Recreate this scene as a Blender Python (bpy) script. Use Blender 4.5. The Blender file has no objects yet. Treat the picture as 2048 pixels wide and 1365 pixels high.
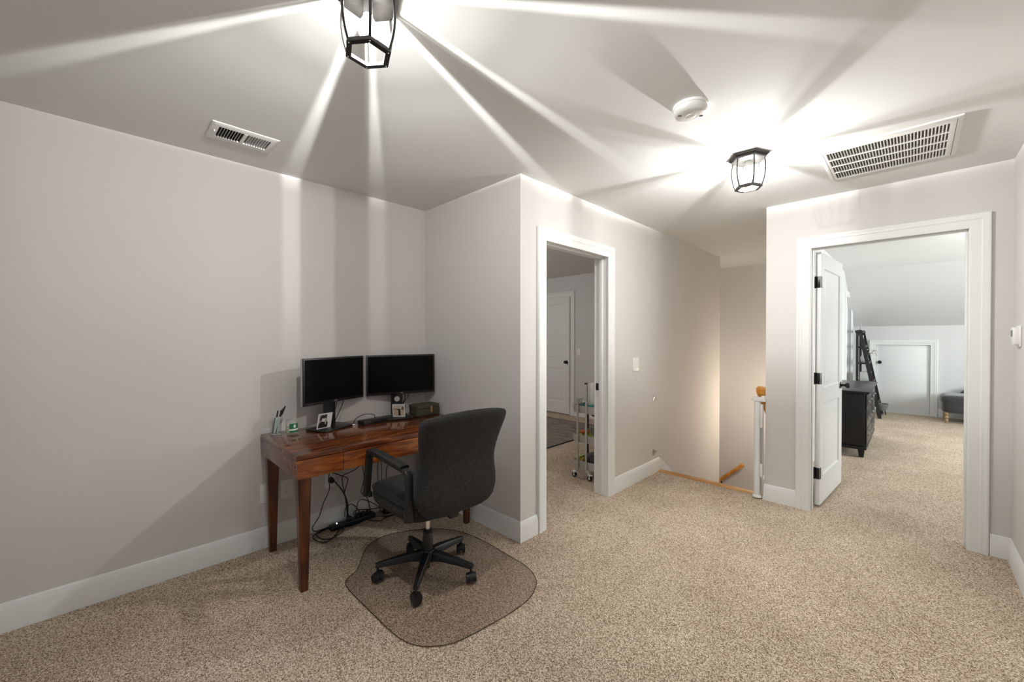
import bpy, bmesh, math, random
from math import radians as R, sin, cos, pi, sqrt, atan2
from mathutils import Vector, Matrix
random.seed(7)
SC = bpy.context.scene
COL = SC.collection

# ------------------------------------------------------------------ camera
cam_d = bpy.data.cameras.new('camera')
cam = bpy.data.objects.new('camera', cam_d); COL.objects.link(cam)
cam_d.sensor_width = 36.0; cam_d.sensor_fit = 'HORIZONTAL'
cam_d.lens = 806.08 / 2048 * 36.0
cam_d.clip_start = 0.03; cam_d.clip_end = 100
cam.location = (0, 0, 1.356)
cam.rotation_euler = (R(90 - 0.461), 0, R(44.807))
SC.camera = cam

# ------------------------------------------------------------------ colour
SC.view_settings.view_transform = 'Standard'
SC.view_settings.look = 'None'
SC.view_settings.gamma = 1.0
SC.view_settings.exposure = 0.18
SC.view_settings.use_curve_mapping = False
SC.cycles.use_denoising = True
SC.cycles.max_bounces = 10
SC.cycles.diffuse_bounces = 6
SC.cycles.transparent_max_bounces = 24
SC.cycles.caustics_reflective = False
SC.cycles.caustics_refractive = False
SC.cycles.sample_clamp_indirect = 6.0

# ------------------------------------------------------------------ world
W = bpy.data.worlds.new('world'); SC.world = W; W.use_nodes = True
W.node_tree.nodes['Background'].inputs[0].default_value = (0.75, 0.85, 1.0, 1)
W.node_tree.nodes['Background'].inputs[1].default_value = 1.0

# ------------------------------------------------------------------ large area lights (daylight at the bedroom window, added fill at the rear)
def area(name, loc, rot, sx, sy, power, col):
    l = bpy.data.lights.new(name, 'AREA'); l.shape = 'RECTANGLE'; l.size = sx; l.size_y = sy
    l.energy = power; l.color = col
    o = bpy.data.objects.new(name, l); COL.objects.link(o); o.location = loc; o.rotation_euler = rot
    return o
area('rear_fill_area', (-1.25, -3.0, 1.40), (R(-90), 0, 0), 2.3, 1.4, 75, (0.95, 0.98, 1.0))  # soft fill added behind the viewer, outside an invented window
area('daylight_bedroom_window', (3.1, 7.4, 1.45), (0, R(90), 0), 1.4, 1.7, 170, (0.93, 0.97, 1.0))

H = 2.44
XL, YA, XD, YC, XB, YB, XR = -2.964, 1.930, -1.839, 5.820, -0.867, 3.879, 0.4346
L1 = (-1.218, 0.585); L2 = (-0.70, 2.705)
BULB_Z = 2.335

def lantern_light(name, x, y, power, rib0, streak, elev):
    """bulb behind six bevelled panes: its light leaves in streaks beside each rib"""
    l = bpy.data.lights.new(name, 'POINT'); l.energy = power; l.shadow_soft_size = 0.016
    l.color = (1.0, 0.985, 0.955)
    l.use_nodes = True
    nt = l.node_tree; N = nt.nodes; L = nt.links
    em = [n for n in N if n.type == 'EMISSION'][0]
    geo = N.new('ShaderNodeNewGeometry'); sep = N.new('ShaderNodeSeparateXYZ')
    L.new(geo.outputs['Incoming'], sep.inputs[0])
    at = N.new('ShaderNodeMath'); at.operation = 'ARCTAN2'
    L.new(sep.outputs['Y'], at.inputs[0]); L.new(sep.outputs['X'], at.inputs[1])
    sub = N.new('ShaderNodeMath'); sub.operation = 'SUBTRACT'; L.new(at.outputs[0], sub.inputs[0]); sub.inputs[1].default_value = R(rib0)
    pp = N.new('ShaderNodeMath'); pp.operation = 'PINGPONG'; L.new(sub.outputs[0], pp.inputs[0]); pp.inputs[1].default_value = R(30)
    dv = N.new('ShaderNodeMath'); dv.operation = 'DIVIDE'; L.new(pp.outputs[0], dv.inputs[0]); dv.inputs[1].default_value = R(30)
    cr = N.new('ShaderNodeValToRGB'); L.new(dv.outputs[0], cr.inputs[0])
    e = cr.color_ramp.elements
    def fill(cr_, pts, k):
        q = cr_.color_ramp.elements
        q[0].position = pts[0][0]; q[0].color = (pts[0][1] / k,) * 3 + (1,); q[1].position = pts[-1][0]; q[1].color = (pts[-1][1] / k,) * 3 + (1,)
        for p_, v in pts[1:-1]:
            z_ = q.new(p_); z_.color = (v / k,) * 3 + (1,)
        m_ = N.new('ShaderNodeMath'); m_.operation = 'MULTIPLY'; L.new(cr_.outputs[0], m_.inputs[0]); m_.inputs[1].default_value = k
        return m_.outputs[0]
    wedge, pk, panel, w1 = streak
    az = fill(cr, [(0.0, wedge), (w1, wedge), (w1 + .025, pk), (w1 + .11, pk), (w1 + .15, panel), (1.0, panel)], 4.0)
    ev = N.new('ShaderNodeMapRange'); ev.inputs['From Min'].default_value = -1; ev.inputs['From Max'].default_value = 1
    L.new(sep.outputs['Z'], ev.inputs['Value'])
    wr = N.new('ShaderNodeValToRGB'); L.new(ev.outputs[0], wr.inputs[0])      # how strongly the bevels pattern the light, by height
    wgt = fill(wr, [(0.0, 0), (.20, 0), (.31, .30), (.50, .30), (.53, 1.0), (1.0, 1.0)], 1.0)
    mx = N.new('ShaderNodeMix'); mx.data_type = 'FLOAT'
    L.new(wgt, mx.inputs['Factor']); mx.inputs['A'].default_value = 1.0; L.new(az, mx.inputs['B'])
    er = N.new('ShaderNodeValToRGB'); L.new(ev.outputs[0], er.inputs[0])      # the canopy above the bulb trims the steep upward light
    el = fill(er, elev, 10.0)
    m2 = N.new('ShaderNodeMath'); m2.operation = 'MULTIPLY'; L.new(mx.outputs['Result'], m2.inputs[0]); L.new(el, m2.inputs[1])
    L.new(m2.outputs[0], em.inputs['Strength'])
    o = bpy.data.objects.new(name, l); COL.objects.link(o); o.location = (x, y, BULB_Z)
    return o
lantern_light('lantern_light', L1[0], L1[1], 40, 41.5, (.20, 3.0, .95, .225), [(0, .95), (.20, .92), (.33, 1.12), (.50, 1.12), (.526, 1.15), (.532, 2.0), (.540, 2.9), (.55, 2.1), (.60, .55), (.68, .20), (.8, .10), (1.0, .08)])
lantern_light('lantern_light.001', L2[0], L2[1], 50, 7.0, (.62, 1.08, 1.0, .10), [(0, 1.35), (.18, 1.30), (.30, .98), (.40, .80), (.50, .72), (.525, .95), (.53, 1.4), (.55, 1.75), (.60, 1.15), (.68, .60), (.8, .30), (1.0, .15)])

def point(name, loc, power, col, r=0.08):
    l = bpy.data.lights.new(name, 'POINT'); l.energy = power; l.color = col; l.shadow_soft_size = r
    o = bpy.data.objects.new(name, l); COL.objects.link(o); o.location = loc
    return o
point('stairwell_lamp_light', (-1.02, 5.95, 0.50), 23, (1.0, 0.86, 0.68), 0.22)
point('stair_back_fill', (-2.75, 6.25, 0.75), 7, (1.0, 0.85, 0.66), 0.12)  # unseen fill added to warm and brighten the stairwell back wall
point('office_room_lamp_light', (-4.6, 3.2, 2.15), 28, (1.0, 0.97, 0.93), 0.12)
point('bedroom_point_light', (0.9, 6.2, 2.15), 16, (1.0, 0.97, 0.94), 0.15)  # bare unseen point light in the bedroom, no lamp modelled

# ------------------------------------------------------------------ materials
MAT = {}
def mat(name, col=(.5, .5, .5), rough=.5, metal=0.0, spec=.5, bump=None, emit=None, coat=0.0):
    m = bpy.data.materials.new(name); m.use_nodes = True
    b = m.node_tree.nodes['Principled BSDF']
    b.inputs['Base Color'].default_value = (*col, 1)
    b.inputs['Roughness'].default_value = rough
    b.inputs['Metallic'].default_value = metal
    b.inputs['Specular IOR Level'].default_value = spec
    b.inputs['Coat Weight'].default_value = coat
    if emit:
        b.inputs['Emission Color'].default_value = (*emit[0], 1); b.inputs['Emission Strength'].default_value = emit[1]
    if bump:
        sc, st = bump; N = m.node_tree.nodes; L = m.node_tree.links
        tc = N.new('ShaderNodeTexCoord'); n = N.new('ShaderNodeTexNoise'); n.inputs['Scale'].default_value = sc; n.inputs['Detail'].default_value = 3
        bp = N.new('ShaderNodeBump'); bp.inputs['Strength'].default_value = st; bp.inputs['Distance'].default_value = .002
        L.new(tc.outputs['Object'], n.inputs['Vector']); L.new(n.outputs['Fac'], bp.inputs['Height']); L.new(bp.outputs[0], b.inputs['Normal'])
    MAT[name] = m
    return m
def nodes(m): return m.node_tree.nodes, m.node_tree.links, m.node_tree.nodes['Principled BSDF']
def ramp(N, stops):
    c = N.new('ShaderNodeValToRGB'); e = c.color_ramp.elements
    e[0].position = stops[0][0]; e[0].color = (*stops[0][1], 1)
    e[1].position = stops[-1][0]; e[1].color = (*stops[-1][1], 1)
    for p_, v in stops[1:-1]:
        q = e.new(p_); q.color = (*v, 1)
    return c

mat('wall_paint', (.655, .628, .608), .75, spec=.25, bump=(260, .06))
mat('bedroom_paint', (.66, .66, .66), .75, spec=.25, bump=(260, .06))
mat('ceiling_paint', (.72, .725, .710), .85, spec=.15, bump=(200, .05))
mat('trim_white', (.80, .81, .80), .38, spec=.4)
mat('door_white', (.78, .79, .79), .35, spec=.4)
mat('plastic_white', (.82, .82, .80), .35)
mat('vent_white', (.74, .74, .72), .4)
mat('dark_void', (.012, .012, .012), .9)
mat('void_grey', (.10, .095, .09), .9)
mat('black_metal', (.012, .012, .012), .32, metal=.3)
mat('bronze', (.024, .022, .020), .40, spec=.35)
mat('black_plastic', (.010, .010, .011), .38)
mat('chair_plastic', (.009, .009, .0095), .42)
mat('monitor_black', (.012, .012, .013), .35)
mat('monitor_silver', (.42, .43, .43), .35, metal=.4)
mat('screen_black', (.0012, .0012, .0014), .30, spec=.12)
mat('chrome', (.85, .85, .86), .18, metal=1)
mat('silver', (.6, .6, .61), .35, metal=.8)
mat('light_grey_metal', (.50, .49, .46), .4, metal=.2)
mat('rubber', (.02, .02, .02), .6)
mat('cable_black', (.008, .008, .008), .45)
mat('oak', (.46, .20, .05), .32)
mat('paper_white', (.80, .79, .75), .6)
mat('ink_dark', (.018, .014, .018), .6)
mat('photo_grey', (.40, .37, .34), .6)
mat('photo_skin', (.62, .52, .44), .6)
mat('photo_sky', (.62, .56, .52), .6)
mat('photo_field', (.42, .30, .17), .6)
mat('photo_field_pale', (.62, .48, .34), .6)
mat('photo_tree', (.10, .09, .03), .6)
mat('candle_wax', (.74, .66, .52), .5)
mat('label_green', (.028, .16, .065), .45)
mat('label_white', (.78, .82, .78), .5)
mat('box_olive', (.064, .060, .036), .65, bump=(900, .2))
mat('leather_tan', (.42, .20, .075), .5)
mat('dresser_black', (.010, .010, .011), .32, spec=.4, bump=(60, .08))
mat('drawer_black', (.012, .012, .013), .30, spec=.5)
mat('pull_metal', (.30, .30, .30), .3, metal=.8)
mat('shelf_black', (.010, .010, .010), .5)
mat('teal_cloth', (.0, .22, .20), .7)
mat('lime_plastic', (.34, .44, .08), .5)
mat('orange_plastic', (.58, .13, .03), .5)
mat('yellow_card', (.50, .34, .06), .6)
mat('slate', (.05, .055, .06), .6)
mat('pen_white', (.62, .66, .66), .3)
mat('pen_grey', (.16, .18, .19), .35)
mat('ceramic', (.60, .60, .58), .3)
mat('basket_grey', (.16, .155, .15), .8, bump=(120, .5))
mat('turned_wood', (.30, .20, .11), .4)
mat('led', (.6, .75, 1.0), .4, emit=((.75, .85, 1.0), 14))
mat('step_carpet', (.44, .36, .28), .95)

def glassy(name, tint=(1, 1, 1), refl=.10, rough=.02):
    m = bpy.data.materials.new(name); m.use_nodes = True
    N, L = m.node_tree.nodes, m.node_tree.links
    N.remove(N['Principled BSDF']); out = N['Material Output']
    t = N.new('ShaderNodeBsdfTransparent'); t.inputs[0].default_value = (*tint, 1)
    g = N.new('ShaderNodeBsdfGlossy'); g.inputs['Roughness'].default_value = rough
    lw = N.new('ShaderNodeLayerWeight'); lw.inputs['Blend'].default_value = .25
    mp = N.new('ShaderNodeMapRange'); L.new(lw.outputs['Facing'], mp.inputs['Value'])
    mp.inputs['To Min'].default_value = refl * .35; mp.inputs['To Max'].default_value = refl * 4
    mx = N.new('ShaderNodeMixShader'); L.new(mp.outputs[0], mx.inputs[0]); L.new(t.outputs[0], mx.inputs[1]); L.new(g.outputs[0], mx.inputs[2])
    L.new(mx.outputs[0], out.inputs[0]); MAT[name] = m
glassy('lamp_glass', (.97, .98, .98), .06)
glassy('clear_plastic', (.93, .94, .94), .10, .08)
glassy('clear_glass', (.96, .98, .97), .08)
glassy('mat_vinyl', (.92, .905, .90), .05, .28)
glassy('vinyl_rim', (.45, .42, .40), .05, .28)

m = bpy.data.materials.new('bulb_glow'); m.use_nodes = True; MAT['bulb_glow'] = m
N, L = m.node_tree.nodes, m.node_tree.links; N.remove(N['Principled BSDF'])
t_ = N.new('ShaderNodeBsdfTransparent'); e_ = N.new('ShaderNodeEmission'); e_.inputs[0].default_value = (1, .96, .90, 1); e_.inputs[1].default_value = 9
a_ = N.new('ShaderNodeAddShader'); L.new(t_.outputs[0], a_.inputs[0]); L.new(e_.outputs[0], a_.inputs[1]); L.new(a_.outputs[0], N['Material Output'].inputs[0])

# carpet: flecked cut pile, every tuft its own colour
m = mat('carpet', (.4, .3, .2), .97, spec=.05); N, L, B = nodes(m)
tc = N.new('ShaderNodeTexCoord')
n2 = N.new('ShaderNodeTexNoise'); n2.inputs['Scale'].default_value = 2.1; n2.inputs['Detail'].default_value = 4
n1 = N.new('ShaderNodeTexNoise'); n1.inputs['Scale'].default_value = 250; n1.inputs['Detail'].default_value = 2
n3 = N.new('ShaderNodeTexVoronoi'); n3.inputs['Scale'].default_value = 270
for n in (n1, n2, n3): L.new(tc.outputs['Object'], n.inputs['Vector'])
sx = N.new('ShaderNodeSeparateColor'); L.new(n3.outputs['Color'], sx.inputs[0])
mx0 = N.new('ShaderNodeMix'); mx0.data_type = 'FLOAT'; mx0.inputs['Factor'].default_value = .5; L.new(sx.outputs[0], mx0.inputs['A']); L.new(n1.outputs['Fac'], mx0.inputs['B'])
c1 = ramp(N, [(.22, (.13, .084, .052)), (.40, (.345, .252, .178)), (.55, (.59, .475, .368)), (.78, (.88, .785, .665))])
L.new(mx0.outputs['Result'], c1.inputs[0])
c2 = ramp(N, [(.30, (.86, .845, .825)), (.70, (1.06, 1.065, 1.07))]); L.new(n2.outputs['Fac'], c2.inputs[0])
mx = N.new('ShaderNodeMix'); mx.data_type = 'RGBA'; mx.blend_type = 'MULTIPLY'; mx.inputs[0].default_value = 1.0
L.new(c1.outputs[0], mx.inputs['A']); L.new(c2.outputs[0], mx.inputs['B']); L.new(mx.outputs['Result'], B.inputs['Base Color'])
bp = N.new('ShaderNodeBump'); bp.inputs['Strength'].default_value = .5; bp.inputs['Distance'].default_value = .002
L.new(n1.outputs['Fac'], bp.inputs['Height']); L.new(bp.outputs[0], B.inputs['Normal'])

# desk timber
def wood(name, dark, mid, light, rough, sc=(1, 1, 1), coat=.0):
    m = mat(name, mid, rough, coat=coat); N, L, B = nodes(m)
    tc = N.new('ShaderNodeTexCoord'); mp = N.new('ShaderNodeMapping'); mp.inputs['Scale'].default_value = sc
    L.new(tc.outputs['Object'], mp.inputs[0])
    n = N.new('ShaderNodeTexNoise'); n.inputs['Scale'].default_value = 6; n.inputs['Detail'].default_value = 6; n.inputs['Distortion'].default_value = .8
    L.new(mp.outputs[0], n.inputs['Vector'])
    c = ramp(N, [(.28, dark), (.5, mid), (.70, light)]); L.new(n.outputs['Fac'], c.inputs[0]); L.new(c.outputs[0], B.inputs['Base Color'])
    n2 = N.new('ShaderNodeTexNoise'); n2.inputs['Scale'].default_value = 60; L.new(mp.outputs[0], n2.inputs['Vector'])
    bp = N.new('ShaderNodeBump'); bp.inputs['Strength'].default_value = .08; bp.inputs['Distance'].default_value = .001
    L.new(n2.outputs['Fac'], bp.inputs['Height']); L.new(bp.outputs[0], B.inputs['Normal'])
    return m
wood('desk_wood', (.045, .011, .005), (.135, .036, .011), (.28, .085, .023), .17, (4.5, .7, 4.5), coat=.3)
wood('desk_front_wood', (.070, .016, .005), (.21, .054, .012), (.38, .115, .025), .26, (3, .8, 6.0), coat=.2)
wood('desk_leg_wood', (.026, .007, .003), (.080, .022, .007), (.15, .045, .013), .28, (3, 3, .5))
wood('oak_rail', (.42, .15, .018), (.62, .26, .04), (.76, .38, .08), .30, (2, .4, 2))
wood('oak_strip', (.42, .19, .045), (.55, .27, .07), (.66, .36, .12), .35, (.4, 2, 2))

# chair upholstery
m = mat('chair_fabric', (.030, .029, .028), .92, spec=.15); N, L, B = nodes(m)
tc = N.new('ShaderNodeTexCoord'); n = N.new('ShaderNodeTexNoise'); n.inputs['Scale'].default_value = 420; n.inputs['Detail'].default_value = 2
mp = N.new('ShaderNodeMapping'); mp.inputs['Scale'].default_value = (1, 1, .45); L.new(tc.outputs['Object'], mp.inputs[0]); L.new(mp.outputs[0], n.inputs['Vector'])
c = ramp(N, [(.32, (.012, .0118, .012)), (.52, (.028, .027, .0265)), (.72, (.056, .054, .052))]); L.new(n.outputs['Fac'], c.inputs[0]); L.new(c.outputs[0], B.inputs['Base Color'])
bp = N.new('ShaderNodeBump'); bp.inputs['Strength'].default_value = .35; bp.inputs['Distance'].default_value = .0015; L.new(n.outputs['Fac'], bp.inputs['Height']); L.new(bp.outputs[0], B.inputs['Normal'])
B.inputs['Sheen Weight'].default_value = .05

# rug
m = mat('rug', (.3, .25, .2), .95, spec=.05); N, L, B = nodes(m)
tc = N.new('ShaderNodeTexCoord'); n = N.new('ShaderNodeTexNoise'); n.inputs['Scale'].default_value = 5; n.inputs['Detail'].default_value = 8; n.inputs['Roughness'].default_value = .75
mp = N.new('ShaderNodeMapping'); mp.inputs['Scale'].default_value = (1, 3, 1); L.new(tc.outputs['Object'], mp.inputs[0]); L.new(mp.outputs[0], n.inputs['Vector'])
c = ramp(N, [(.3, (.15, .12, .10)), (.5, (.26, .215, .18)), (.7, (.40, .34, .28))]); L.new(n.outputs['Fac'], c.inputs[0]); L.new(c.outputs[0], B.inputs['Base Color'])
# velvet of the chaise
m = mat('velvet', (.040, .040, .041), .8, spec=.2, bump=(18, .4)); m.node_tree.nodes['Principled BSDF'].inputs['Sheen Weight'].default_value = .4

# ------------------------------------------------------------------ mesh helpers
def V(*a): return Vector(a)
class MB:
    def __init__(s): s.bm = bmesh.new()
    def face(s, pts):
        vs = [s.bm.verts.new(p) for p in pts]
        try: return s.bm.faces.new(vs)
        except ValueError: return None
    def box(s, a, b, bev=0.0, seg=2, M=None):
        x0, x1 = sorted((a[0], b[0])); y0, y1 = sorted((a[1], b[1])); z0, z1 = sorted((a[2], b[2]))
        v = [s.bm.verts.new(p) for p in ((x0, y0, z0), (x1, y0, z0), (x1, y1, z0), (x0, y1, z0), (x0, y0, z1), (x1, y0, z1), (x1, y1, z1), (x0, y1, z1))]
        fs = [s.bm.faces.new([v[i] for i in q]) for q in ((3, 2, 1, 0), (4, 5, 6, 7), (0, 1, 5, 4), (1, 2, 6, 5), (2, 3, 7, 6), (3, 0, 4, 7))]
        allv = set(v)
        if bev > 0:
            es = list({e for f in fs for e in f.edges})
            r = bmesh.ops.bevel(s.bm, geom=es + v, offset=bev, segments=seg, profile=.5, affect='EDGES')
            allv = {w for w in v if w.is_valid} | set(r['verts']) | {w for f in r['faces'] for w in f.verts}
        if M is not None:
            for w in allv: w.co = M @ w.co
        return s
    def rings(s, rings, cap=True, close=True):
        R_ = [[s.bm.verts.new(p) for p in r] for r in rings]
        n = len(R_[0])
        for a, b in zip(R_, R_[1:]):
            for i in range(n if close else n - 1):
                j = (i + 1) % n
                try: s.bm.faces.new((a[i], a[j], b[j], b[i]))
                except ValueError: pass
        if cap:
            for r, fl in ((R_[0], True), (R_[-1], False)):
                try: s.bm.faces.new(list(reversed(r)) if fl else r)
                except ValueError: pass
        return s
    def cyl(s, p0, p1, r0, r1=None, seg=24, cap=True):
        r1 = r0 if r1 is None else r1
        p0, p1 = Vector(p0), Vector(p1); d = (p1 - p0).normalized()
        u = d.orthogonal().normalized(); w = d.cross(u)
        rr = [[p + (u * cos(2 * pi * i / seg) + w * sin(2 * pi * i / seg)) * r for i in range(seg)] for p, r in ((p0, r0), (p1, r1))]
        return s.rings(rr, cap)
    def lathe(s, prof, c=(0, 0, 0), seg=32, cap=True, rot=0):
        rr = [[(c[0] + r * cos(2 * pi * i / seg + rot), c[1] + r * sin(2 * pi * i / seg + rot), c[2] + z) for i in range(seg)] for r, z in prof]
        return s.rings(rr, cap)
    def tube(s, pts, r, seg=8, cap=True, w=None, smooth=0, up=None):
        """round (or, with w, flat-oval) section swept along pts"""
        P = [Vector(p) for p in pts]
        if smooth:
            Q = []
            for i in range(len(P) - 1):
                a, b, c, d = P[max(i - 1, 0)], P[i], P[i + 1], P[min(i + 2, len(P) - 1)]
                for k in range(smooth):
                    t = k / smooth
                    Q.append(.5 * ((2 * b) + (c - a) * t + (2 * a - 5 * b + 4 * c - d) * t * t + (3 * b - a - 3 * c + d) * t ** 3))
            P = Q + [P[-1]]
        rr = []; u = None
        for i, p in enumerate(P):
            d = (P[min(i + 1, len(P) - 1)] - P[max(i - 1, 0)])
            if d.length < 1e-9: d = V(0, 0, 1)
            d.normalize()
            if up is not None: u = (Vector(up) - d * d.dot(Vector(up))).normalized()
            elif u is None: u = d.orthogonal().normalized()
            else:
                u = u - d * d.dot(u); u = u.normalized() if u.length > 1e-6 else d.orthogonal().normalized()
            v = d.cross(u); ri = r[i] if isinstance(r, (list, tuple)) else r; wi = w if w else ri
            ring = []
            for k in range(seg):
                a = 2 * pi * (k + .5) / seg
                if w:
                    ca, sa = cos(a), sin(a); e = .45
                    ca = math.copysign(abs(ca) ** e, ca); sa = math.copysign(abs(sa) ** e, sa)
                else: ca, sa = cos(a), sin(a)
                ring.append(p + u * ca * wi + v * sa * ri)
            rr.append(ring)
        return s.rings(rr, cap)
    def sweep(s, path, prof, up, side, closed=False):
        """prof = [(a, b)] ; a is offset along `side` of the path (mitred, in the path's plane), b along `up`"""
        up = Vector(up).normalized(); P = [Vector(p) for p in path]; n = len(P); sd = []
        for i in range(n - (0 if closed else 1)):
            d = (P[(i + 1) % n] - P[i]).normalized(); sd.append(d.cross(up) * side)
        rr = []
        for i in range(n):
            if closed: a, b = sd[i - 1], sd[i]
            else: a, b = sd[max(i - 1, 0)], sd[min(i, n - 2)]
            mvec = (a + b); mvec = mvec / max(mvec.dot(a), 1e-6) if mvec.length > 1e-6 else a
            rr.append([P[i] + mvec * x + up * y for x, y in prof])
        if closed: rr.append(rr[0])
        return s.rings(rr, cap=not closed)
    def prism(s, poly, z0, z1, ax='z'):
        def T(p, z):
            return {'z': (p[0], p[1], z), 'x': (z, p[0], p[1]), 'y': (p[0], z, p[1])}[ax]
        a = [T(p, z0) for p in poly]; b = [T(p, z1) for p in poly]
        return s.rings([a, b])
    def ball(s, c, rx, ry=None, rz=None, seg=20, n=10):
        ry = ry or rx; rz = rz or rx
        rr = [[(c[0] + rx * max(sin(pi * k / n), .01) * cos(2 * pi * i / seg), c[1] + ry * max(sin(pi * k / n), .01) * sin(2 * pi * i / seg), c[2] - rz * cos(pi * k / n)) for i in range(seg)] for k in range(n + 1)]
        return s.rings(rr)
    def xf(s, M):
        for v in s.bm.verts: v.co = M @ v.co
        return s

def setp(o, label=None, cat=None, group=None, kind=None):
    if label: o['label'] = label
    if cat: o['category'] = cat
    if group: o['group'] = group
    if kind: o['kind'] = kind
    return o
def wm(o):
    M = Matrix.LocRotScale(o.location, o.rotation_euler, None)
    return wm(o.parent) @ M if o.parent else M
def obj(name, mb, m, parent=None, label=None, world=False, ang=38, cat=None, group=None, kind=None, base=None, at=None):
    bm = mb.bm
    if parent is not None and world:
        Mi = wm(parent).inverted()
        for v in bm.verts: v.co = Mi @ v.co
    if base is not None:
        for v in bm.verts: v.co -= Vector(base)
    bmesh.ops.recalc_face_normals(bm, faces=bm.faces)
    me = bpy.data.meshes.new(name); bm.to_mesh(me); bm.free()
    me.polygons.foreach_set('use_smooth', [True] * len(me.polygons))
    me.set_sharp_from_angle(angle=R(ang))
    for mm in (m if isinstance(m, (list, tuple)) else [m]): me.materials.append(MAT[mm])
    o = bpy.data.objects.new(name, me); COL.objects.link(o)
    if parent is not None: o.parent = parent
    if base is not None: o.location = base
    if at is not None: o.location = at
    setp(o, label, cat, group, kind)
    return o
def thing(name, label, cat, loc=(0, 0, 0), rz=0, group=None, kind=None):
    o = bpy.data.objects.new(name, None); COL.objects.link(o); o.empty_display_size = .1
    o.location = loc; o.rotation_euler = (0, 0, rz)
    setp(o, label, cat, group, kind)
    return o
def struct(name, mb, m, parent=None, label=None, cat=None, ang=30):
    o = obj(name, mb, m, parent, ang=ang, label=label, world=parent is not None)
    if parent is None: o['kind'] = 'structure'; o['label'] = label; o['category'] = cat or name.split('_')[0]
    return o
def dup(root, loc, rz, label, group=None):
    def cp(o, par):
        c = o.copy(); COL.objects.link(c)
        if par is not None: c.parent = par
        for ch in [k for k in bpy.data.objects if k.parent == o]: cp(ch, c)
        return c
    r = cp(root, None); r.location = loc; r.rotation_euler = (0, 0, rz); r['label'] = label
    if group: r['group'] = group
    return r
def text_mesh(name, body, size, m, parent, M, depth=.0006):
    cu = bpy.data.curves.new(name, 'FONT'); cu.body = body; cu.size = size; cu.align_x = 'CENTER'; cu.align_y = 'CENTER'; cu.extrude = depth
    t = bpy.data.objects.new(name, cu); COL.objects.link(t)
    dg = bpy.context.evaluated_depsgraph_get(); me = bpy.data.meshes.new_from_object(t.evaluated_get(dg))
    bpy.data.objects.remove(t); me.name = name
    me.materials.clear(); me.materials.append(MAT[m]); me.transform(M)
    o = bpy.data.objects.new(name, me); COL.objects.link(o); o.parent = parent
    return o

# ================================================================== ROOM SHELL
T = .12
b = MB(); b.box((XL - T, -2.5, 0), (XL, YA, H)); struct('wall_left', b, 'wall_paint', label='long greige wall on the left, behind the desk', cat='wall')
b = MB(); b.box((-5.72, YA, 0), (XD, YA + T, H)); struct('wall_alcove', b, 'wall_paint', label='short greige wall at the right end of the desk alcove', cat='wall')
# wall with the first doorway; continues beside the stair
b = MB(); xw = XD - T
b.box((xw, YA + T, 0), (XD, 2.165, H)); b.box((xw, 2.165, 2.055), (XD, 3.025, H)); b.box((xw, 3.025, 0), (XD, YC, H)); b.box((xw, 4.02, -2.6), (XD, YC, 0))
struct('wall_hall', b, 'wall_paint', label='greige wall with the open doorway, running back along the stairs', cat='wall')
b = MB(); b.box((-4.6, 6.78, -2.9), (-.79, 6.9, H)); struct('wall_stair_back', b, 'wall_paint', label='beige wall at the back of the stairwell', cat='wall')
b = MB(); b.box((XB, YB + .11, -2.6), (-.79, 6.78, H)); struct('wall_stair_side', b, 'wall_paint', label='stairwell side wall hidden behind the short wall by the wide doorway', cat='wall')
b = MB(); b.box((-4.6, YC - .1, -2.9), (xw, YC, H)); b.box((-5.72, YC - .1, 0), (-4.6, YC, H)); struct('wall_landing', b, 'bedroom_paint', label='wall beside the lower stair landing', cat='wall')
b = MB(); b.box((-4.7, YC, -2.9), (-4.6, 6.9, 0)); struct('wall_landing_end', b, 'wall_paint', label='end wall of the lower stair flight', cat='wall')
b = MB(); b.box((XB, YB, 0), (-.568, YB + .11, H)); b.box((-.568, YB, 2.065), (.262, YB + .11, H)); b.box((.262, YB, 0), (XR + T, YB + .11, H))
struct('wall_bedroom_door', b, 'wall_paint', label='greige wall holding the wide cased doorway on the right', cat='wall')
b = MB(); b.box((XR, -2.5, 0), (XR + T, YB, H)); struct('wall_right', b, 'wall_paint', label='greige wall at the right edge of the view', cat='wall')
b = MB(); b.box((XL - T, -2.62, 0), (-2.45, -2.5, H)); b.box((-.05, -2.62, 0), (XR + T, -2.5, H)); b.box((-2.45, -2.62, 0), (-.05, -2.5, .70)); b.box((-2.45, -2.62, 2.1), (-.05, -2.5, H))
struct('wall_rear', b, 'wall_paint', label='wall behind the viewer with a wide opening added for fill light', cat='wall')
# nursery (through first doorway)
YN = 5.72
b = MB(); b.box((-5.72, YA + T, 0), (-5.6, YN, H)); struct('wall_office_left', b, 'wall_paint', label='left wall of the room beyond the narrow doorway', cat='wall')
# bedroom (through second doorway)
b = MB(); b.box((-.79 - .07, YB + .11, 0), (-.79, 4.05, H)); b.bm.free()
b = MB(); b.box((-.91, 6.9, 0), (-.79, 8.66, H)); b.box((-.91, 8.66, 2.06), (-.79, 9.5, H)); b.box((-.91, 9.5, 0), (-.79, 10.14, H)); b.box((-1.0, 8.6, 0), (-.93, 9.56, 2.2))
struct('wall_bedroom_left', b, 'bedroom_paint', label='left wall of the far bedroom', cat='wall')
b = MB(); b.box((-.789, YB + .112, 0), (-.775, 6.9, H)); struct('wall_bedroom_side', b, 'bedroom_paint', label='bedroom wall behind the black dresser', cat='wall')
b = MB(); b.box((-.91, 10.02, 0), (-.485, 10.14, 1.75)); b.box((-.485, 10.02, 1.235), (.232, 10.14, 1.75)); b.box((.232, 10.02, 0), (3.12, 10.14, 1.75))
struct('wall_knee', b, 'bedroom_paint', label='low grey knee wall holding the small access door', cat='wall')
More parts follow.
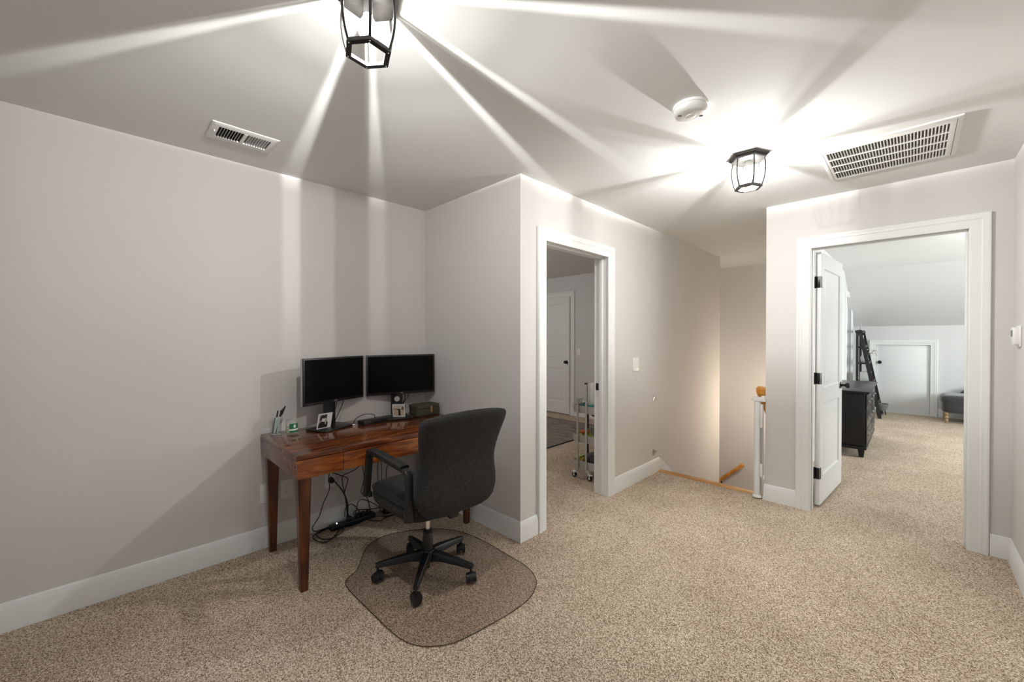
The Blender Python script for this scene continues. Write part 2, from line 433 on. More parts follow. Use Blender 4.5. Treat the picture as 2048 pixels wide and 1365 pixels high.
b = MB(); b.box((3.0, 3.99, 0), (3.12, 6.5, H)); b.box((3.0, 8.3, 0), (3.12, 10.14, H)); b.box((3.0, 6.5, 0), (3.12, 8.3, .7)); b.box((3.0, 6.5, 2.1), (3.12, 8.3, H))
struct('wall_bedroom_right', b, 'bedroom_paint', label='right wall of the far bedroom with a window', cat='wall')
b = MB(); b.box((XR + T, YB, 0), (3.12, YB + .11, H)); struct('wall_bedroom_near', b, 'bedroom_paint', label='near wall of the far bedroom', cat='wall')
# ceilings
b = MB(); b.box((-5.75, -2.62, H), (3.12, 8.5, H + .1)); struct('ceiling', b, 'ceiling_paint', label='flat off-white ceiling', cat='ceiling')
b = MB(); sl = [(8.45, H + .02), (8.50, H), (10.10, 1.515), (10.14, 1.60), (10.14, 1.9), (8.5, 2.62)]
b.prism([(8.46, H + .001), (10.06, 1.545), (10.14, 1.62), (8.5, 2.58)], -.91, 3.12, 'x'); struct('ceiling_slope', b, 'bedroom_paint', label='sloping part of the bedroom ceiling above the knee wall', cat='ceiling')
# floors
b = MB()
b.box((XL, -2.5, -.12), (XR, 3.935, 0)); b.box((XD, 3.935, -.12), (XB, 3.936, 0)); b.box((XB, 3.935, -.12), (3.0, 10.02, 0))
b.box((-5.6, YA + T, -.12), (XD - .001, YN, 0)); b.bm.free()
b = MB()
for (x0, y0, x1, y1) in ((XL, -2.5, XR, 2.0), (-5.6, 2.0, XR, 3.935), (-5.6, 3.935, XD - .06, YN), (XB, 3.935, 3.0, 10.02)): b.box((x0, y0, -.12), (x1, y1, 0))
struct('floor', b, 'carpet', label='beige flecked cut-pile carpet', cat='floor')
b = MB(); b.box((XD, 3.935, -.10), (XB + .02, 4.02, .006), .004); struct('trim_1', b, 'oak_strip', label='oak strip along the top edge of the stairs', cat='trim')
b = MB()
for i in range(7):
    b.box((XD, 4.02 + i * .257, -.19 * (i + 1) - .25), (XB, 4.03 + (i + 1) * .257, -.19 * (i + 1)))
b.box((XD, 5.82, -1.7), (XB, 6.78, -1.52)); 
for i in range(7): b.box((XD - (i + 1) * .257, 5.82, -1.52 - .19 * (i + 1) - .25), (XD - i * .257, 6.78, -1.52 - .19 * (i + 1)))
b.box((-4.6, 5.82, -2.9), (XB, 6.78, -2.88))
struct('floor_stairs', b, 'step_carpet', label='carpeted stairs going down behind the oak edge strip', cat='stairs')

# baseboards
BP = [(0, 0), (.016, 0), (.016, .098), (.014, .104), (.0135, .110), (.0100, .116), (.0092, .124), (.006, .131), (.002, .134), (0, .134)]
def baseboard(name, path, label, h=1.0):
    b = MB(); b.sweep([(x, y, 0) for x, y in path], [(a, c * h) for a, c in BP], (0, 0, 1), 1); struct(name, b, 'trim_white', label=label, cat='baseboard')
baseboard('baseboard_left', [(XL, -2.5), (XL, YA), (XD, YA), (XD, 2.092)], 'white baseboard along the left wall, alcove and corner by the desk')
baseboard('baseboard_hall', [(XD, 3.099), (XD, 3.992)], 'white baseboard between the narrow doorway and the stairs')
baseboard('baseboard_stair', [(XB, YB + .06), (XB, YB), (-.655, YB)], 'white baseboard on the short wall beside the safety gate')
baseboard('baseboard_right', [(.348, YB), (XR, YB), (XR, -2.5)], 'white baseboard in the right corner and along the right wall')
baseboard('baseboard_rear', [(XR, -2.5), (XL, -2.5)], 'white baseboard behind the viewer')
baseboard('baseboard_knee', [(.32, 10.02), (3.0, 10.02)], 'white baseboard of the knee wall behind the chaise')
baseboard('baseboard_office', [(-4.24, YN), (XD - T, YN)], 'white baseboard of the room beyond the narrow doorway')
baseboard('baseboard_bedroom', [(-.775, 4.0), (-.775, 6.9)], 'white baseboard behind the black dresser')
b = MB(); b.prism([(3.992, 0), (3.992, .134), (4.10, .060), (5.8, -1.20), (5.8, -1.5), (4.02, -.19)], XD, XD + .012, 'x'); struct('trim_2', b, 'trim_white', label='white skirt board sloping down beside the stairs', cat='trim')

# door casings: profile (a = out from opening, b = thickness)
CP = [(0, 0), (0, .010), (.004, .013), (.012, .015), (.048, .017), (.054, .021), (.064, .019), (.070, .021), (.078, .024), (.086, .022), (.089, .018), (.089, 0)]
def casing_mb(path, normal, side, w=.089):
    b = MB(); b.sweep(path, [(a * w / .089, c) for a, c in CP], normal, side); return b
def upath(axis, c, a0, a1, top):
    if axis == 'x': return [(c, a0, 0), (c, a0, top), (c, a1, top), (c, a1, 0)]
    return [(a0, c, 0), (a0, c, top), (a1, c, top), (a1, c, 0)]

def panel_leaf(W_, H_, t, panels, hollow=True):
    """slab in local x (0..W), y (0..t), z (0..H) with recessed, raised-centre panels on both faces"""
    b = MB(); xs = sorted({0, W_} | {p[0] for p in panels} | {p[2] for p in panels}); zs = sorted({0, H_} | {p[1] for p in panels} | {p[3] for p in panels})
    for fy, s_ in ((0, 1), (t, -1)):
        for i in range(len(xs) - 1):
            for k in range(len(zs) - 1):
                x0, x1, z0, z1 = xs[i], xs[i + 1], zs[k], zs[k + 1]
                pan = any(abs(p[0] - x0) < 1e-6 and abs(p[2] - x1) < 1e-6 and p[1] <= z0 + 1e-6 and p[3] >= z1 - 1e-6 for p in panels)
                if not pan: b.face([(x0, fy, z0), (x1, fy, z0), (x1, fy, z1), (x0, fy, z1)])
                else:
                    rr = []
                    for ins, dep in ((0, 0), (.010, .009), (.026, .010), (.046, .003), (.052, .003)):
                        y = fy + s_ * dep
                        rr.append([(x0 + ins, y, z0 + ins), (x1 - ins, y, z0 + ins), (x1 - ins, y, z1 - ins), (x0 + ins, y, z1 - ins)])
                    b.rings(rr, cap=False); b.face(rr[-1])
    for q in ([(0, 0, 0), (0, t, 0), (0, t, H_), (0, 0, H_)], [(W_, 0, 0), (W_, t, 0), (W_, t, H_), (W_, 0, H_)], [(0, 0, 0), (W_, 0, 0), (W_, t, 0), (0, t, 0)], [(0, 0, H_), (W_, 0, H_), (W_, t, H_), (0, t, H_)]): b.face(q)
    bmesh.ops.remove_doubles(b.bm, verts=b.bm.verts, dist=1e-5)
    return b
KN = [(.001, 0), (.030, 0), (.030, .006), (.024, .010), (.011, .014), (.010, .030), (.018, .036), (.026, .046), (.027, .056), (.020, .066), (.001, .069)]
def knob_mb(p, axis):
    b = MB(); b.lathe(KN, seg=24)
    d = Vector(axis); q = Vector((0, 0, 1)).rotation_difference(d); b.xf(Matrix.Translation(p) @ q.to_matrix().to_4x4()); return b

# --- first doorway
D1 = thing('door_1', 'narrow white cased doorway beside the desk alcove', 'doorway', (XD, 2.595, 0), kind='structure')
struct('casing', casing_mb(upath('x', XD, 2.187, 3.003, 2.04), (1, 0, 0), -1), 'trim_white', D1)
b = MB(); y0, y1, zt = 2.183, 3.007, 2.044
b.box((xw, y0 - .018, 0), (XD + .001, y0, zt + .018)); b.box((xw, y1, 0), (XD + .001, y1 + .018, zt + .018)); b.box((xw, y0, zt), (XD + .001, y1, zt + .018))
struct('jamb', b, 'trim_white', D1)
b = MB(); b.box((xw + .037, y0, 0), (xw + .072, y0 + .011, zt - .011), .002); b.box((xw + .037, y1 - .011, 0), (xw + .072, y1, zt - .011), .002); b.box((xw + .037, y0, zt - .011), (xw + .072, y1, zt), .002)
struct('door_stop', b, 'trim_white', D1)
b = MB(); b.box((xw + .004, y1 - .003, .90), (xw + .034, y1 - .0005, .96), .001); b.box((xw + .012, y1 - .006, .918), (xw + .026, y1 - .0025, .942))
struct('strike_plate', b, 'black_metal', D1)
struct('inner_casing', casing_mb(upath('x', xw, 2.187, 3.003, 2.04), (-1, 0, 0), 1), 'trim_white', D1)

# --- second doorway with open leaf
D2 = thing('door_2', 'wide white cased doorway on the right with its panelled door swung open', 'door', (-.15, YB, 0), kind='structure')
struct('casing', casing_mb(upath('y', YB, -.566, .256, 2.052), (0, -1, 0), -1, .089), 'trim_white', D2)
b = MB(); x0, x1, zt = -.562, .252, 2.056; ya, yb = YB - .001, YB + .112
b.box((x0 - .018, ya, 0), (x0, yb, zt + .018)); b.box((x1, ya, 0), (x1 + .018, yb, zt + .018)); b.box((x0, ya, zt), (x1, yb, zt + .018))
struct('jamb', b, 'trim_white', D2)
b = MB(); b.box((x0, ya + .035, 0), (x0 + .011, yb - .042, zt - .011), .002); b.box((x1 - .011, ya + .035, 0), (x1, yb - .042, zt - .011), .002); b.box((x0, ya + .035, zt - .011), (x1, yb - .042, zt), .002)
struct('door_stop', b, 'trim_white', D2)
LW, LH, LT = .806, 2.02, .035
lf = panel_leaf(LW, LH, LT, [(.115, .22, LW - .115, .80), (.115, .93, LW - .115, LH - .12)])
hinge = Vector((-.553, YB + .118, .018)); ang = R(86.0)
ML = Matrix.Translation(hinge) @ Matrix.Rotation(ang, 4, 'Z') @ Matrix.Translation((0.008, -LT, 0))
lf.xf(ML); leaf = struct('door_leaf', lf, 'door_white', D2)
for side, fy in ((1, LT), (-1, 0)):
    kb = MB(); kb.lathe(KN, seg=24)
    kb.xf(ML @ Matrix.Translation((LW - .065, fy, .905)) @ Matrix.Rotation(R(-90 * side), 4, 'X'))
    obj('knob', kb, 'black_metal', leaf, world=True, label='black round door knob')
for z in (.27, 1.03, 1.80):
    hb = MB(); hb.box((x0 + .0002, YB + .074, z - .045), (x0 + .003, YB + .112, z + .045), .001)
    hb.cyl((hinge.x - .001, hinge.y + .004, z - .047), (hinge.x - .001, hinge.y + .004, z + .047), .006, seg=12)
    hb.box((.002, -.0025, z - .018 - .045), (.036, .0005, z - .018 + .045), .001, M=ML @ Matrix.Translation((-.002, 0, 0)))
    hb.box((-.0025, .002, z - .018 - .045), (.0002, LT - .003, z - .018 + .045), .001, M=ML)
    obj('hinge', hb, 'black_metal', D2, world=True, label='black hinge')

# --- closed door in the room beyond the first doorway
D3 = thing('door_3', 'closed white two-panel door at the back of the room beyond the narrow doorway', 'door', (-4.6, YN, 0), kind='structure')
lf = panel_leaf(.76, 2.055, .035, [(.11, .20, .65, .80), (.11, .95, .65, 1.94)])
lf.xf(Matrix.Translation((-5.0, YN - .036, .02))); leaf3 = struct('door_leaf', lf, 'door_white', D3)
struct('casing', casing_mb(upath('y', YN, -5.005, -4.235, 2.08), (0, -1, 0), -1), 'trim_white', D3)
kb = knob_mb((-4.295, YN - .036, .93), (0, -1, 0)); obj('knob', kb, 'black_metal', leaf3, world=True, label='black round door knob')

# --- small access door in the knee wall
D4 = thing('door_4', 'small plain white access door in the bedroom knee wall', 'door', (-.126, 10.02, 0), kind='structure')
b = MB(); b.box((-.472, 10.045, .03), (.219, 10.08, 1.222), .002); l4 = struct('door_leaf', b, 'door_white', D4)
struct('casing', casing_mb([(-.475, 10.02, 0), (-.475, 10.02, 1.225), (.222, 10.02, 1.225), (.222, 10.02, 0)], (0, -1, 0), -1, .092), 'trim_white', D4)
b = MB(); b.box((-.485, 10.02, 0), (-.4745, 10.13, 1.236)); b.box((.2215, 10.02, 0), (.232, 10.13, 1.236)); b.box((-.485, 10.02, 1.2245), (.232, 10.13, 1.236)); b.box((-.475, 10.02, 0), (.222, 10.10, .028)); b.box((-.485, 10.10, 0), (.232, 10.13, 1.236))
struct('jamb', b, 'trim_white', D4)
obj('knob', knob_mb((-.425, 10.045, .906), (0, -1, 0)), 'black_metal', l4, world=True, label='black round door knob')

# --- closet door on the bedroom's left wall
D5 = thing('door_5', 'white cased door on the bedroom wall behind the ladder shelf', 'door', (-.79, 9.1, 0), kind='structure')
struct('casing', casing_mb(upath('x', -.79, 8.67, 9.49, 2.05), (1, 0, 0), -1, .089), 'trim_white', D5)
lf = panel_leaf(.80, 2.03, .035, [(.11, .20, .69, .80), (.11, .95, .69, 1.9)]); lf.xf(Matrix.Translation((-.83, 8.68, .01)) @ Matrix.Rotation(R(90), 4, 'Z')); struct('door_leaf', lf, 'door_white', D5)

# --- unseen windows that light the rooms; the rear one is added for fill
def window(name, axis, c, a0, a1, z0, z1, label):
    w = thing(name, label, 'window', (c, (a0 + a1) / 2, z0) if axis == 'x' else ((a0 + a1) / 2, c, z0), kind='structure')
    def bx(b, p0, p1, q0, q1, t0, t1):
        if axis == 'y': b.box((p0, c + t0, q0), (p1, c + t1, q1))
        else: b.box((c + t0, p0, q0), (c + t1, p1, q1))
    b = MB(); f = .05
    bx(b, a0, a1, z0, z0 + f, -.02, .03); bx(b, a0, a1, z1 - f, z1, -.02, .03); bx(b, a0, a0 + f, z0, z1, -.02, .03); bx(b, a1 - f, a1, z0, z1, -.02, .03)
    mid = (a0 + a1) / 2; bx(b, mid - .02, mid + .02, z0, z1, -.015, .02); bx(b, a0, a1, (z0 + z1) / 2 - .015, (z0 + z1) / 2 + .015, -.015, .02)
    struct('window_frame', b, 'trim_white', w)
    g = MB(); bx(g, a0 + f, a1 - f, z0 + f, z1 - f, -.002, .002); struct('pane', g, 'clear_glass', w)
window('fill_window', 'y', -2.56, -2.45, -.05, .70, 2.1, 'added white framed window behind the viewer, for the rear fill light')  # invented opening so the rear fill light can enter
window('window_2', 'x', 3.06, 6.5, 8.3, .7, 2.1, 'white framed window in the far bedroom, out of view to the right')

# ================================================================== CEILING LANTERNS
def lantern(x, y, rot, label):
    t = thing('ceiling_lantern', label, 'ceiling lamp', (x, y, 2.245), group='bronze hexagonal ceiling lanterns')
    z0 = -2.245
    def hexpt(r, z, k): a = rot + k * pi / 3; return V(r * cos(a), r * sin(a), z + z0)
    b = MB(); b.rings([[hexpt(r, z, k) for k in range(6)] for r, z in ((.098, 2.4399), (.106, 2.437), (.106, 2.430), (.092, 2.419), (.092, 2.411), (.082, 2.408))])
    obj('canopy', b, 'bronze', t, ang=20)
    prof = [(.0830, 2.410), (.0865, 2.385), (.0875, 2.355), (.0850, 2.322), (.0790, 2.290), (.0690, 2.257)]
    for k in range(6):
        b = MB(); b.tube([hexpt(r, z, k) for r, z in prof], .0044, seg=8, smooth=4); obj('rib', b, 'bronze', t)
    for k in range(6):
        b = MB(); rr = []
        for r, z in prof:
            A, B_ = hexpt(r - .002, z, k), hexpt(r - .002, z, k + 1); rr.append([A.lerp(B_, .05), A.lerp(B_, .12) , A.lerp(B_, .88), A.lerp(B_, .95)])
        b.rings(rr, cap=False, close=False); obj('glass_pane', b, 'lamp_glass', t, ang=10, label='clear bevelled glass pane')
    b = MB(); n = 6
    outer_t = [hexpt(.0725, 2.258, k) for k in range(n)]; outer_b = [hexpt(.0745, 2.246, k) for k in range(n)]; inner_b = [hexpt(.0560, 2.245, k) for k in range(n)]; inner_t = [hexpt(.0560, 2.256, k) for k in range(n)]
    b.rings([outer_t, outer_b, inner_b, inner_t, outer_t], cap=False)
    ring = obj('bottom_ring', b, 'bronze', t, ang=20)
    for k in range(6):
        b = MB(); p = hexpt(.0665, 2.246, k); b.ball(p, .0028, seg=10, n=6); obj('ring_screw', b, 'chrome', ring, label='small silver screw')
    b = MB(); b.lathe([(.014, 2.408 + z0), (.014, 2.368 + z0)], seg=20); obj('socket', b, 'plastic_white', t, label='white lamp socket')
    b = MB(); b.lathe([(.012, 2.372 + z0), (.014, 2.362 + z0), (.024, 2.345 + z0), (.0295, 2.328 + z0), (.0295, 2.315 + z0), (.024, 2.300 + z0), (.013, 2.291 + z0), (.001, 2.288 + z0)], seg=24); obj('bulb', b, 'bulb_glow', t, label='glowing round bulb')
    return t
lantern(L1[0], L1[1], R(38.5), 'bronze hexagonal glass lantern on the ceiling nearest the viewer, cut by the top edge')
lantern(L2[0], L2[1], R(4), 'bronze hexagonal glass lantern on the ceiling near the stairs and return grille')

# smoke detector
t = thing('smoke_detector', 'round white smoke detector on the ceiling between the two lanterns', 'smoke detector', (-.742, 1.932, H))
b = MB(); b.lathe([(.077, -.0001), (.078, -.006), (.076, -.012), (.071, -.013)], seg=48); obj('base_plate', b, 'plastic_white', t)
b = MB(); b.lathe([(.071, -.011), (.0715, -.014), (.074, -.016), (.073, -.030), (.066, -.042), (.060, -.045), (.030, -.046), (.001, -.046)], seg=48); cv = obj('cover', b, 'plastic_white', t)
b = MB(); b.lathe([(.022, -.044), (.021, -.050), (.016, -.052), (.001, -.052)], seg=24); obj('test_button', b, 'plastic_white', cv)
for s_ in (-1, 1):
    b = MB()
    for k in range(4): b.box((s_ * .050 + (k - 1.5) * .004 - .001, -.006, -.0462), (s_ * .050 + (k - 1.5) * .004 + .001, .006, -.044), M=Matrix.Rotation(R(45), 4, 'Z'))
    obj('sounder_slots', b, 'dark_void', cv, label='dark sounder slots')

# return grille
t = thing('return_grille', 'large white return-air grille with many narrow slots on the ceiling', 'vent', (-.115, 3.22, H))
gx0, gx1, gy0, gy1 = -.285, .288, -.300, .300
ix0, ix1, iy0, iy1 = -.252, .246, -.238, .262
b = MB(); b.rings([[(gx0, gy0, -.0005), (gx1, gy0, -.0005), (gx1, gy1, -.0005), (gx0, gy1, -.0005)], [(gx0, gy0, -.007), (gx1, gy0, -.007), (gx1, gy1, -.007), (gx0, gy1, -.007)], [(gx0 + .012, gy0 + .012, -.011), (gx1 - .012, gy0 + .012, -.011), (gx1 - .012, gy1 - .012, -.011), (gx0 + .012, gy1 - .012, -.011)], [(ix0, iy0, -.011), (ix1, iy0, -.011), (ix1, iy1, -.011), (ix0, iy1, -.011)], [(ix0, iy0, -.001), (ix1, iy0, -.001), (ix1, iy1, -.001), (ix0, iy1, -.001)]], cap=False); obj('grille_frame', b, 'vent_white', t, ang=20)
b = MB(); b.box((ix0 - .002, iy0 - .002, -.0012), (ix1 + .002, iy1 + .002, -.0003)); obj('filter_backing', b, 'void_grey', t, label='dark grey filter behind the slots')
b = MB(); nC = 38; pitch = (ix1 - ix0) / nC
for k in range(nC + 1):
    x = ix0 + k * pitch
    b.box((-.0022, iy0, -.0045), (.0022, iy1, .0045), M=Matrix.Translation((x, 0, -.0062)) @ Matrix.Rotation(R(-22), 4, 'Y'))
for k in range(1, 4):
    y = iy0 + k * (iy1 - iy0) / 4; b.box((ix0, y - .006, -.0115), (ix1, y + .006, -.0015))
obj('louvres', b, 'vent_white', t)
for sx0, sx1 in ((gx1 - .022, gx1 - .0195), (gx0 + .0195, gx0 + .021)):
    b = MB(); b.box((sx0, gy0 + .02, -.0114), (sx1, gy1 - .02, -.0108)); obj('door_seam', b, 'void_grey', t, label='dark hinge seam')
for px, py in ((gx0 + .030, gy0 + .03), (gx0 + .030, gy1 - .03)):
    b = MB(); b.lathe([(.006, -.010), (.006, -.013), (.001, -.0135)], (px, py, 0), 16); obj('latch', b, 'silver', t, label='silver quarter-turn latch')

# supply register
t = thing('supply_register', 'small white supply vent on the ceiling above the left wall', 'vent', (-2.575, .528, H))
b = MB(); X0, X1, Y0, Y1 = -.115, .105, -.150, .152; a0, a1, c0, c1 = -.062, .070, -.115, .117
b.rings([[(X0, Y0, -.0005), (X1, Y0, -.0005), (X1, Y1, -.0005), (X0, Y1, -.0005)], [(X0 + .002, Y0 + .002, -.004), (X1 - .002, Y0 + .002, -.004), (X1 - .002, Y1 - .002, -.004), (X0 + .002, Y1 - .002, -.004)], [(a0 - .01, c0 - .01, -.010), (a1 + .01, c0 - .01, -.010), (a1 + .01, c1 + .01, -.010), (a0 - .01, c1 + .01, -.010)], [(a0, c0, -.010), (a1, c0, -.010), (a1, c1, -.010), (a0, c1, -.010)], [(a0, c0, -.001), (a1, c0, -.001), (a1, c1, -.001), (a0, c1, -.001)]], cap=False)
b.box((a0, -.007, -.011), (a1, .009, -.004)); obj('register_frame', b, 'vent_white', t, ang=20)
b = MB(); b.box((a0, c0, -.0012), (a1, c1, -.0004)); obj('duct_backing', b, 'dark_void', t, label='black duct behind the fins')
b = MB()
for s_, e0, e1 in ((-1, c0, -.007), (1, .009, c1)):
    for k in range(1, 9):
        y = e0 + (e1 - e0) * k / 9
        b.box((a0, -.0008, -.006), (a1, .0008, .006), M=Matrix.Translation((0, y, -.006)) @ Matrix.Rotation(R(20 * s_), 4, 'X'))
obj('fins', b, 'vent_white', t)
b = MB(); b.box((a0 + .07, c0 - .016, -.016), (a0 + .078, c0 - .010, -.008), .001); obj('damper_lever', b, 'vent_white', t)

# ================================================================== WALL DEVICES
def plate(name, label, cat, loc, nx, w, h, rockers, outlets=0, screws=True, group=None):
    """wall plate lying in local yz, facing local +x"""
    t = thing(name, label, cat, loc, 0 if nx == 'x' else (pi if nx == '-x' else (-pi / 2 if nx == '-y' else pi / 2)), group=group)
    b = MB(); b.box((0.0005, -w / 2, -h / 2), (.006, w / 2, h / 2), .003); obj('wall_plate', b, 'plastic_white', t)
    for k in range(rockers):
        y = (k - (rockers - 1) / 2) * .046
        b = MB(); b.prism([(.005, -.033), (.010, -.033), (.0065, 0), (.0062, .033), (.005, .033)], y - .0165, y + .0165, 'y'); r_ = obj('rocker', b, 'plastic_white', t)
    for k in range(outlets):
        z = (k - (outlets - 1) / 2) * .039
        b = MB(); b.box((.004, -.017, z - .014), (.0085, .017, z + .014), .003); oo = obj('receptacle', b, 'plastic_white', t)
        b = MB(); b.box((.0080, -.0075, z - .001), (.0089, -.0055, z + .008)); b.box((.0080, .0055, z - .001), (.0089, .0075, z + .007)); b.cyl((.0080, 0, z - .007), (.0089, 0, z - .007), .0025, seg=10); obj('slots', b, 'dark_void', oo, label='dark plug slots')
    return t
plate('light_switch', 'white double rocker switch on the wall right of the narrow doorway', 'light switch', (XD, 3.495, 1.107), 'x', .116, .125, 2)
t = plate('coaxial_plate', 'white cable-socket plate behind the back left desk leg, leftmost of the wall plates', 'wall plate', (XL, .727, .350), 'x', .075, .125, 0)
b = MB(); b.lathe([(.006, 0), (.006, .006), (.004, .006), (.004, .014), (.001, .014)], seg=16); b.xf(Matrix.Translation((.005, 0, 0)) @ Matrix.Rotation(R(90), 4, 'Y')); obj('coaxial_socket', b, 'silver', t, label='metal threaded cable socket')
plate('wall_outlet', 'white double outlet just right of the back left desk leg', 'outlet', (XL, .845, .348), 'x', .075, .122, 0, 2)
plate('wall_outlet.001', 'white outlet under the desk with a black plug in it', 'outlet', (XL, 1.130, .346), 'x', .075, .125, 0, 2)
b = MB(); b.cyl((XL + .009, 1.130, .335), (XL + .034, 1.130, .335), .021, .018, seg=20); b.cyl((XL + .034, 1.130, .335), (XL + .046, 1.138, .330), .010, .006, seg=12)
obj('power_plug', b, 'cable_black', base=(XL + .01, 1.130, .335), label='round black plug pushed into the wall outlet under the desk', cat='plug')
plate('light_switch.001', 'white switch on the far wall of the room beyond the narrow doorway', 'light switch', (-4.065, YN, 1.11), '-y', .072, .120, 1)

t = thing('thermostat', 'white thermostat on the right wall beside the wide doorway', 'thermostat', (XR, 3.665, 1.365), pi)
b = MB(); b.box((.0005, -.052, -.060), (.008, .052, .060), .003); obj('back_plate', b, 'plastic_white', t)
b = MB(); b.box((.007, -.046, -.048), (.030, .046, .050), .005); c_ = obj('body', b, 'plastic_white', t)
b = MB(); b.box((.0295, -.030, -.002), (.0306, .030, .034)); obj('display', b, 'pen_grey', c_, label='grey display')

# clear gate brackets on the hall wall
for i, (z, lb) in enumerate(((.748, 'upper clear plastic gate catch on the wall by the stairs'), (.205, 'lower clear plastic gate catch just above the baseboard by the stairs'))):
    t = thing('gate_catch', lb, 'bracket', (XD, 3.868, z), 0, 'clear gate catches')
    b = MB(); b.box((.0006, -.024, -.030), (.005, .024, .030), .002); obj('catch_plate', b, 'clear_plastic', t)
    b = MB(); b.box((.004, .006, -.010), (.030, .014, .022), .003); b.box((.022, -.010, .010), (.030, .014, .022), .003); obj('hook', b, 'clear_plastic', t)

# ================================================================== SAFETY GATE
t = thing('safety_gate', 'white retractable safety gate rolled up on the wall end at the top of the stairs', 'gate', (-.925, 3.880, 0))
b = MB(); b.lathe([(.024, .028), (.026, .030), (.026, .815), (.024, .820)], (0, .0, 0), 28); obj('roller_housing', b, 'trim_white', t)
b = MB(); b.lathe([(.030, .008), (.036, .010), (.036, .020), (.030, .028), (.02, .030)], (0, 0, 0), 28); obj('bottom_cap', b, 'plastic_white', t)
b = MB(); b.prism([(-.038 + .0, -.020), (-.030, -.028), (.060, -.028), (.064, .0), (.050, .022), (-.020, .030), (-.036, .018)], .822, .846); b.prism([(-.032, -.014), (-.026, -.022), (.055, -.022), (.058, .0), (.046, .016), (-.018, .024), (-.030, .014)], .846, .856); obj('top_cap', b, 'plastic_white', t)
b = MB(); b.cyl((.040, -.018, .045), (.040, -.018, .80), .0085, seg=16); obj('latch_bar', b, 'silver', t, label='slim grey latch bar')
for z0, z1 in ((.60, .80), (.19, .30)):
    b = MB(); b.box((.026, -.036, z0), (.044, -.006, z1), .006); obj('latch_handle', b, 'plastic_white', t)
for z in (.170, .835):
    b = MB(); b.box((.030, -.024, z), (.0575, .004, z + .035), .005); obj('wall_bracket', b, 'plastic_white', t)

# handrails
t = thing('handrail', 'oak handrail end poking out beside the safety gate, going down the stairs', 'handrail', (-.935, 4.05, .89))
b = MB(); oc = [(-.044, -.012), (-.034, -.030), (.030, -.040), (.040, -.020), (.044, .020), (.034, .036), (-.024, .040), (-.044, .020)]
def railring(y, z, s=1.0): return [(a * s, y, z + c_ * s) for a, c_ in oc]
b.rings([railring(-.004, .001, .80), railring(0, 0, 1.0), railring(1.75, -1.29, 1.0)]); obj('rail', b, 'oak_rail', t)
b = MB(); b.tube([(.0, .30, -.245), (.0, .30, -.30), (.066, .30, -.32)], .008, smooth=4); obj('rail_bracket', b, 'black_metal', t)
t = thing('handrail', 'short oak handrail on the back wall of the stairwell', 'handrail', (-1.80, 6.70, -.56))
p0 = V(0, 0, 0); p1 = V(-1.9, 0, -1.46 * 1.27 + .02)
b = MB(); b.tube([p0, V(-.30, 0, -.285), p1], .026, seg=10, w=.032, up=(0, 1, 0)); b.ball((0, 0, 0), .03, .028, .03, 14, 8); obj('rail', b, 'oak_rail', t)
b = MB(); b.tube([(-.285, 0, -.30), (-.285, .01, -.37), (-.285, .078, -.39)], .008, smooth=4); b.cyl((-.285, .070, -.39), (-.285, .079, -.39), .022, seg=14); obj('rail_bracket', b, 'black_metal', t, label='black rail bracket')

# ================================================================== DESK
DX0, DX1, DY0, DY1, DZ = -2.940, -2.258, .690, 1.905, .742
t = thing('desk', 'reddish-brown wooden desk with tapered legs against the left wall', 'desk', ((DX0 + DX1) / 2, (DY0 + DY1) / 2, 0))
b = MB(); b.box((DX0, DY0, DZ - .026), (DX1, DY1, DZ), .003); obj('desk_top', b, 'desk_wood', t, world=True)
b = MB(); b.box((DX0 + .004, DY0 + .003, .615), (DX1 - .020, DY0 + .021, DZ - .028), .001); b.box((DX0 + .004, DY1 - .021, .615), (DX1 - .020, DY1 - .003, DZ - .028), .001); b.box((DX0 + .004, DY0 + .02, .615), (DX0 + .020, DY1 - .02, DZ - .028), .001); b.box((DX0 + .02, DY0 + .02, .618), (DX1 - .022, DY1 - .02, .626))
obj('apron', b, 'desk_wood', t, world=True)
w3 = (DY1 - DY0) / 3.0
cuts = [DY0 + .002, DY0 + .245, DY1 - .245, DY1 - .002]
for k in range(3):
    b = MB(); b.box((DX1 - .020, cuts[k] + .0012, .613), (DX1 - .001, cuts[k + 1] - .0012, DZ - .029), .0015); obj('drawer', b, 'desk_front_wood', t, world=True)
for lx in (DX0 + .055, DX1 - .055):
    for ly in (DY0 + .050, DY1 - .050):
        b = MB(); rr = []
        for z, h in ((.617, .034), (.40, .0285), (.0, .0195)):
            ox = (lx, ly); c = h * .30
            rr.append([(ox[0] + a * h, ox[1] + bb * h, z) for a, bb in ((1 - .3, 1), (1, 1 - .3), (1, -.7), (.7, -1), (-.7, -1), (-1, -.7), (-1, .7), (-.7, 1))])
        b.rings(rr); obj('leg', b, 'desk_leg_wood', t, world=True)

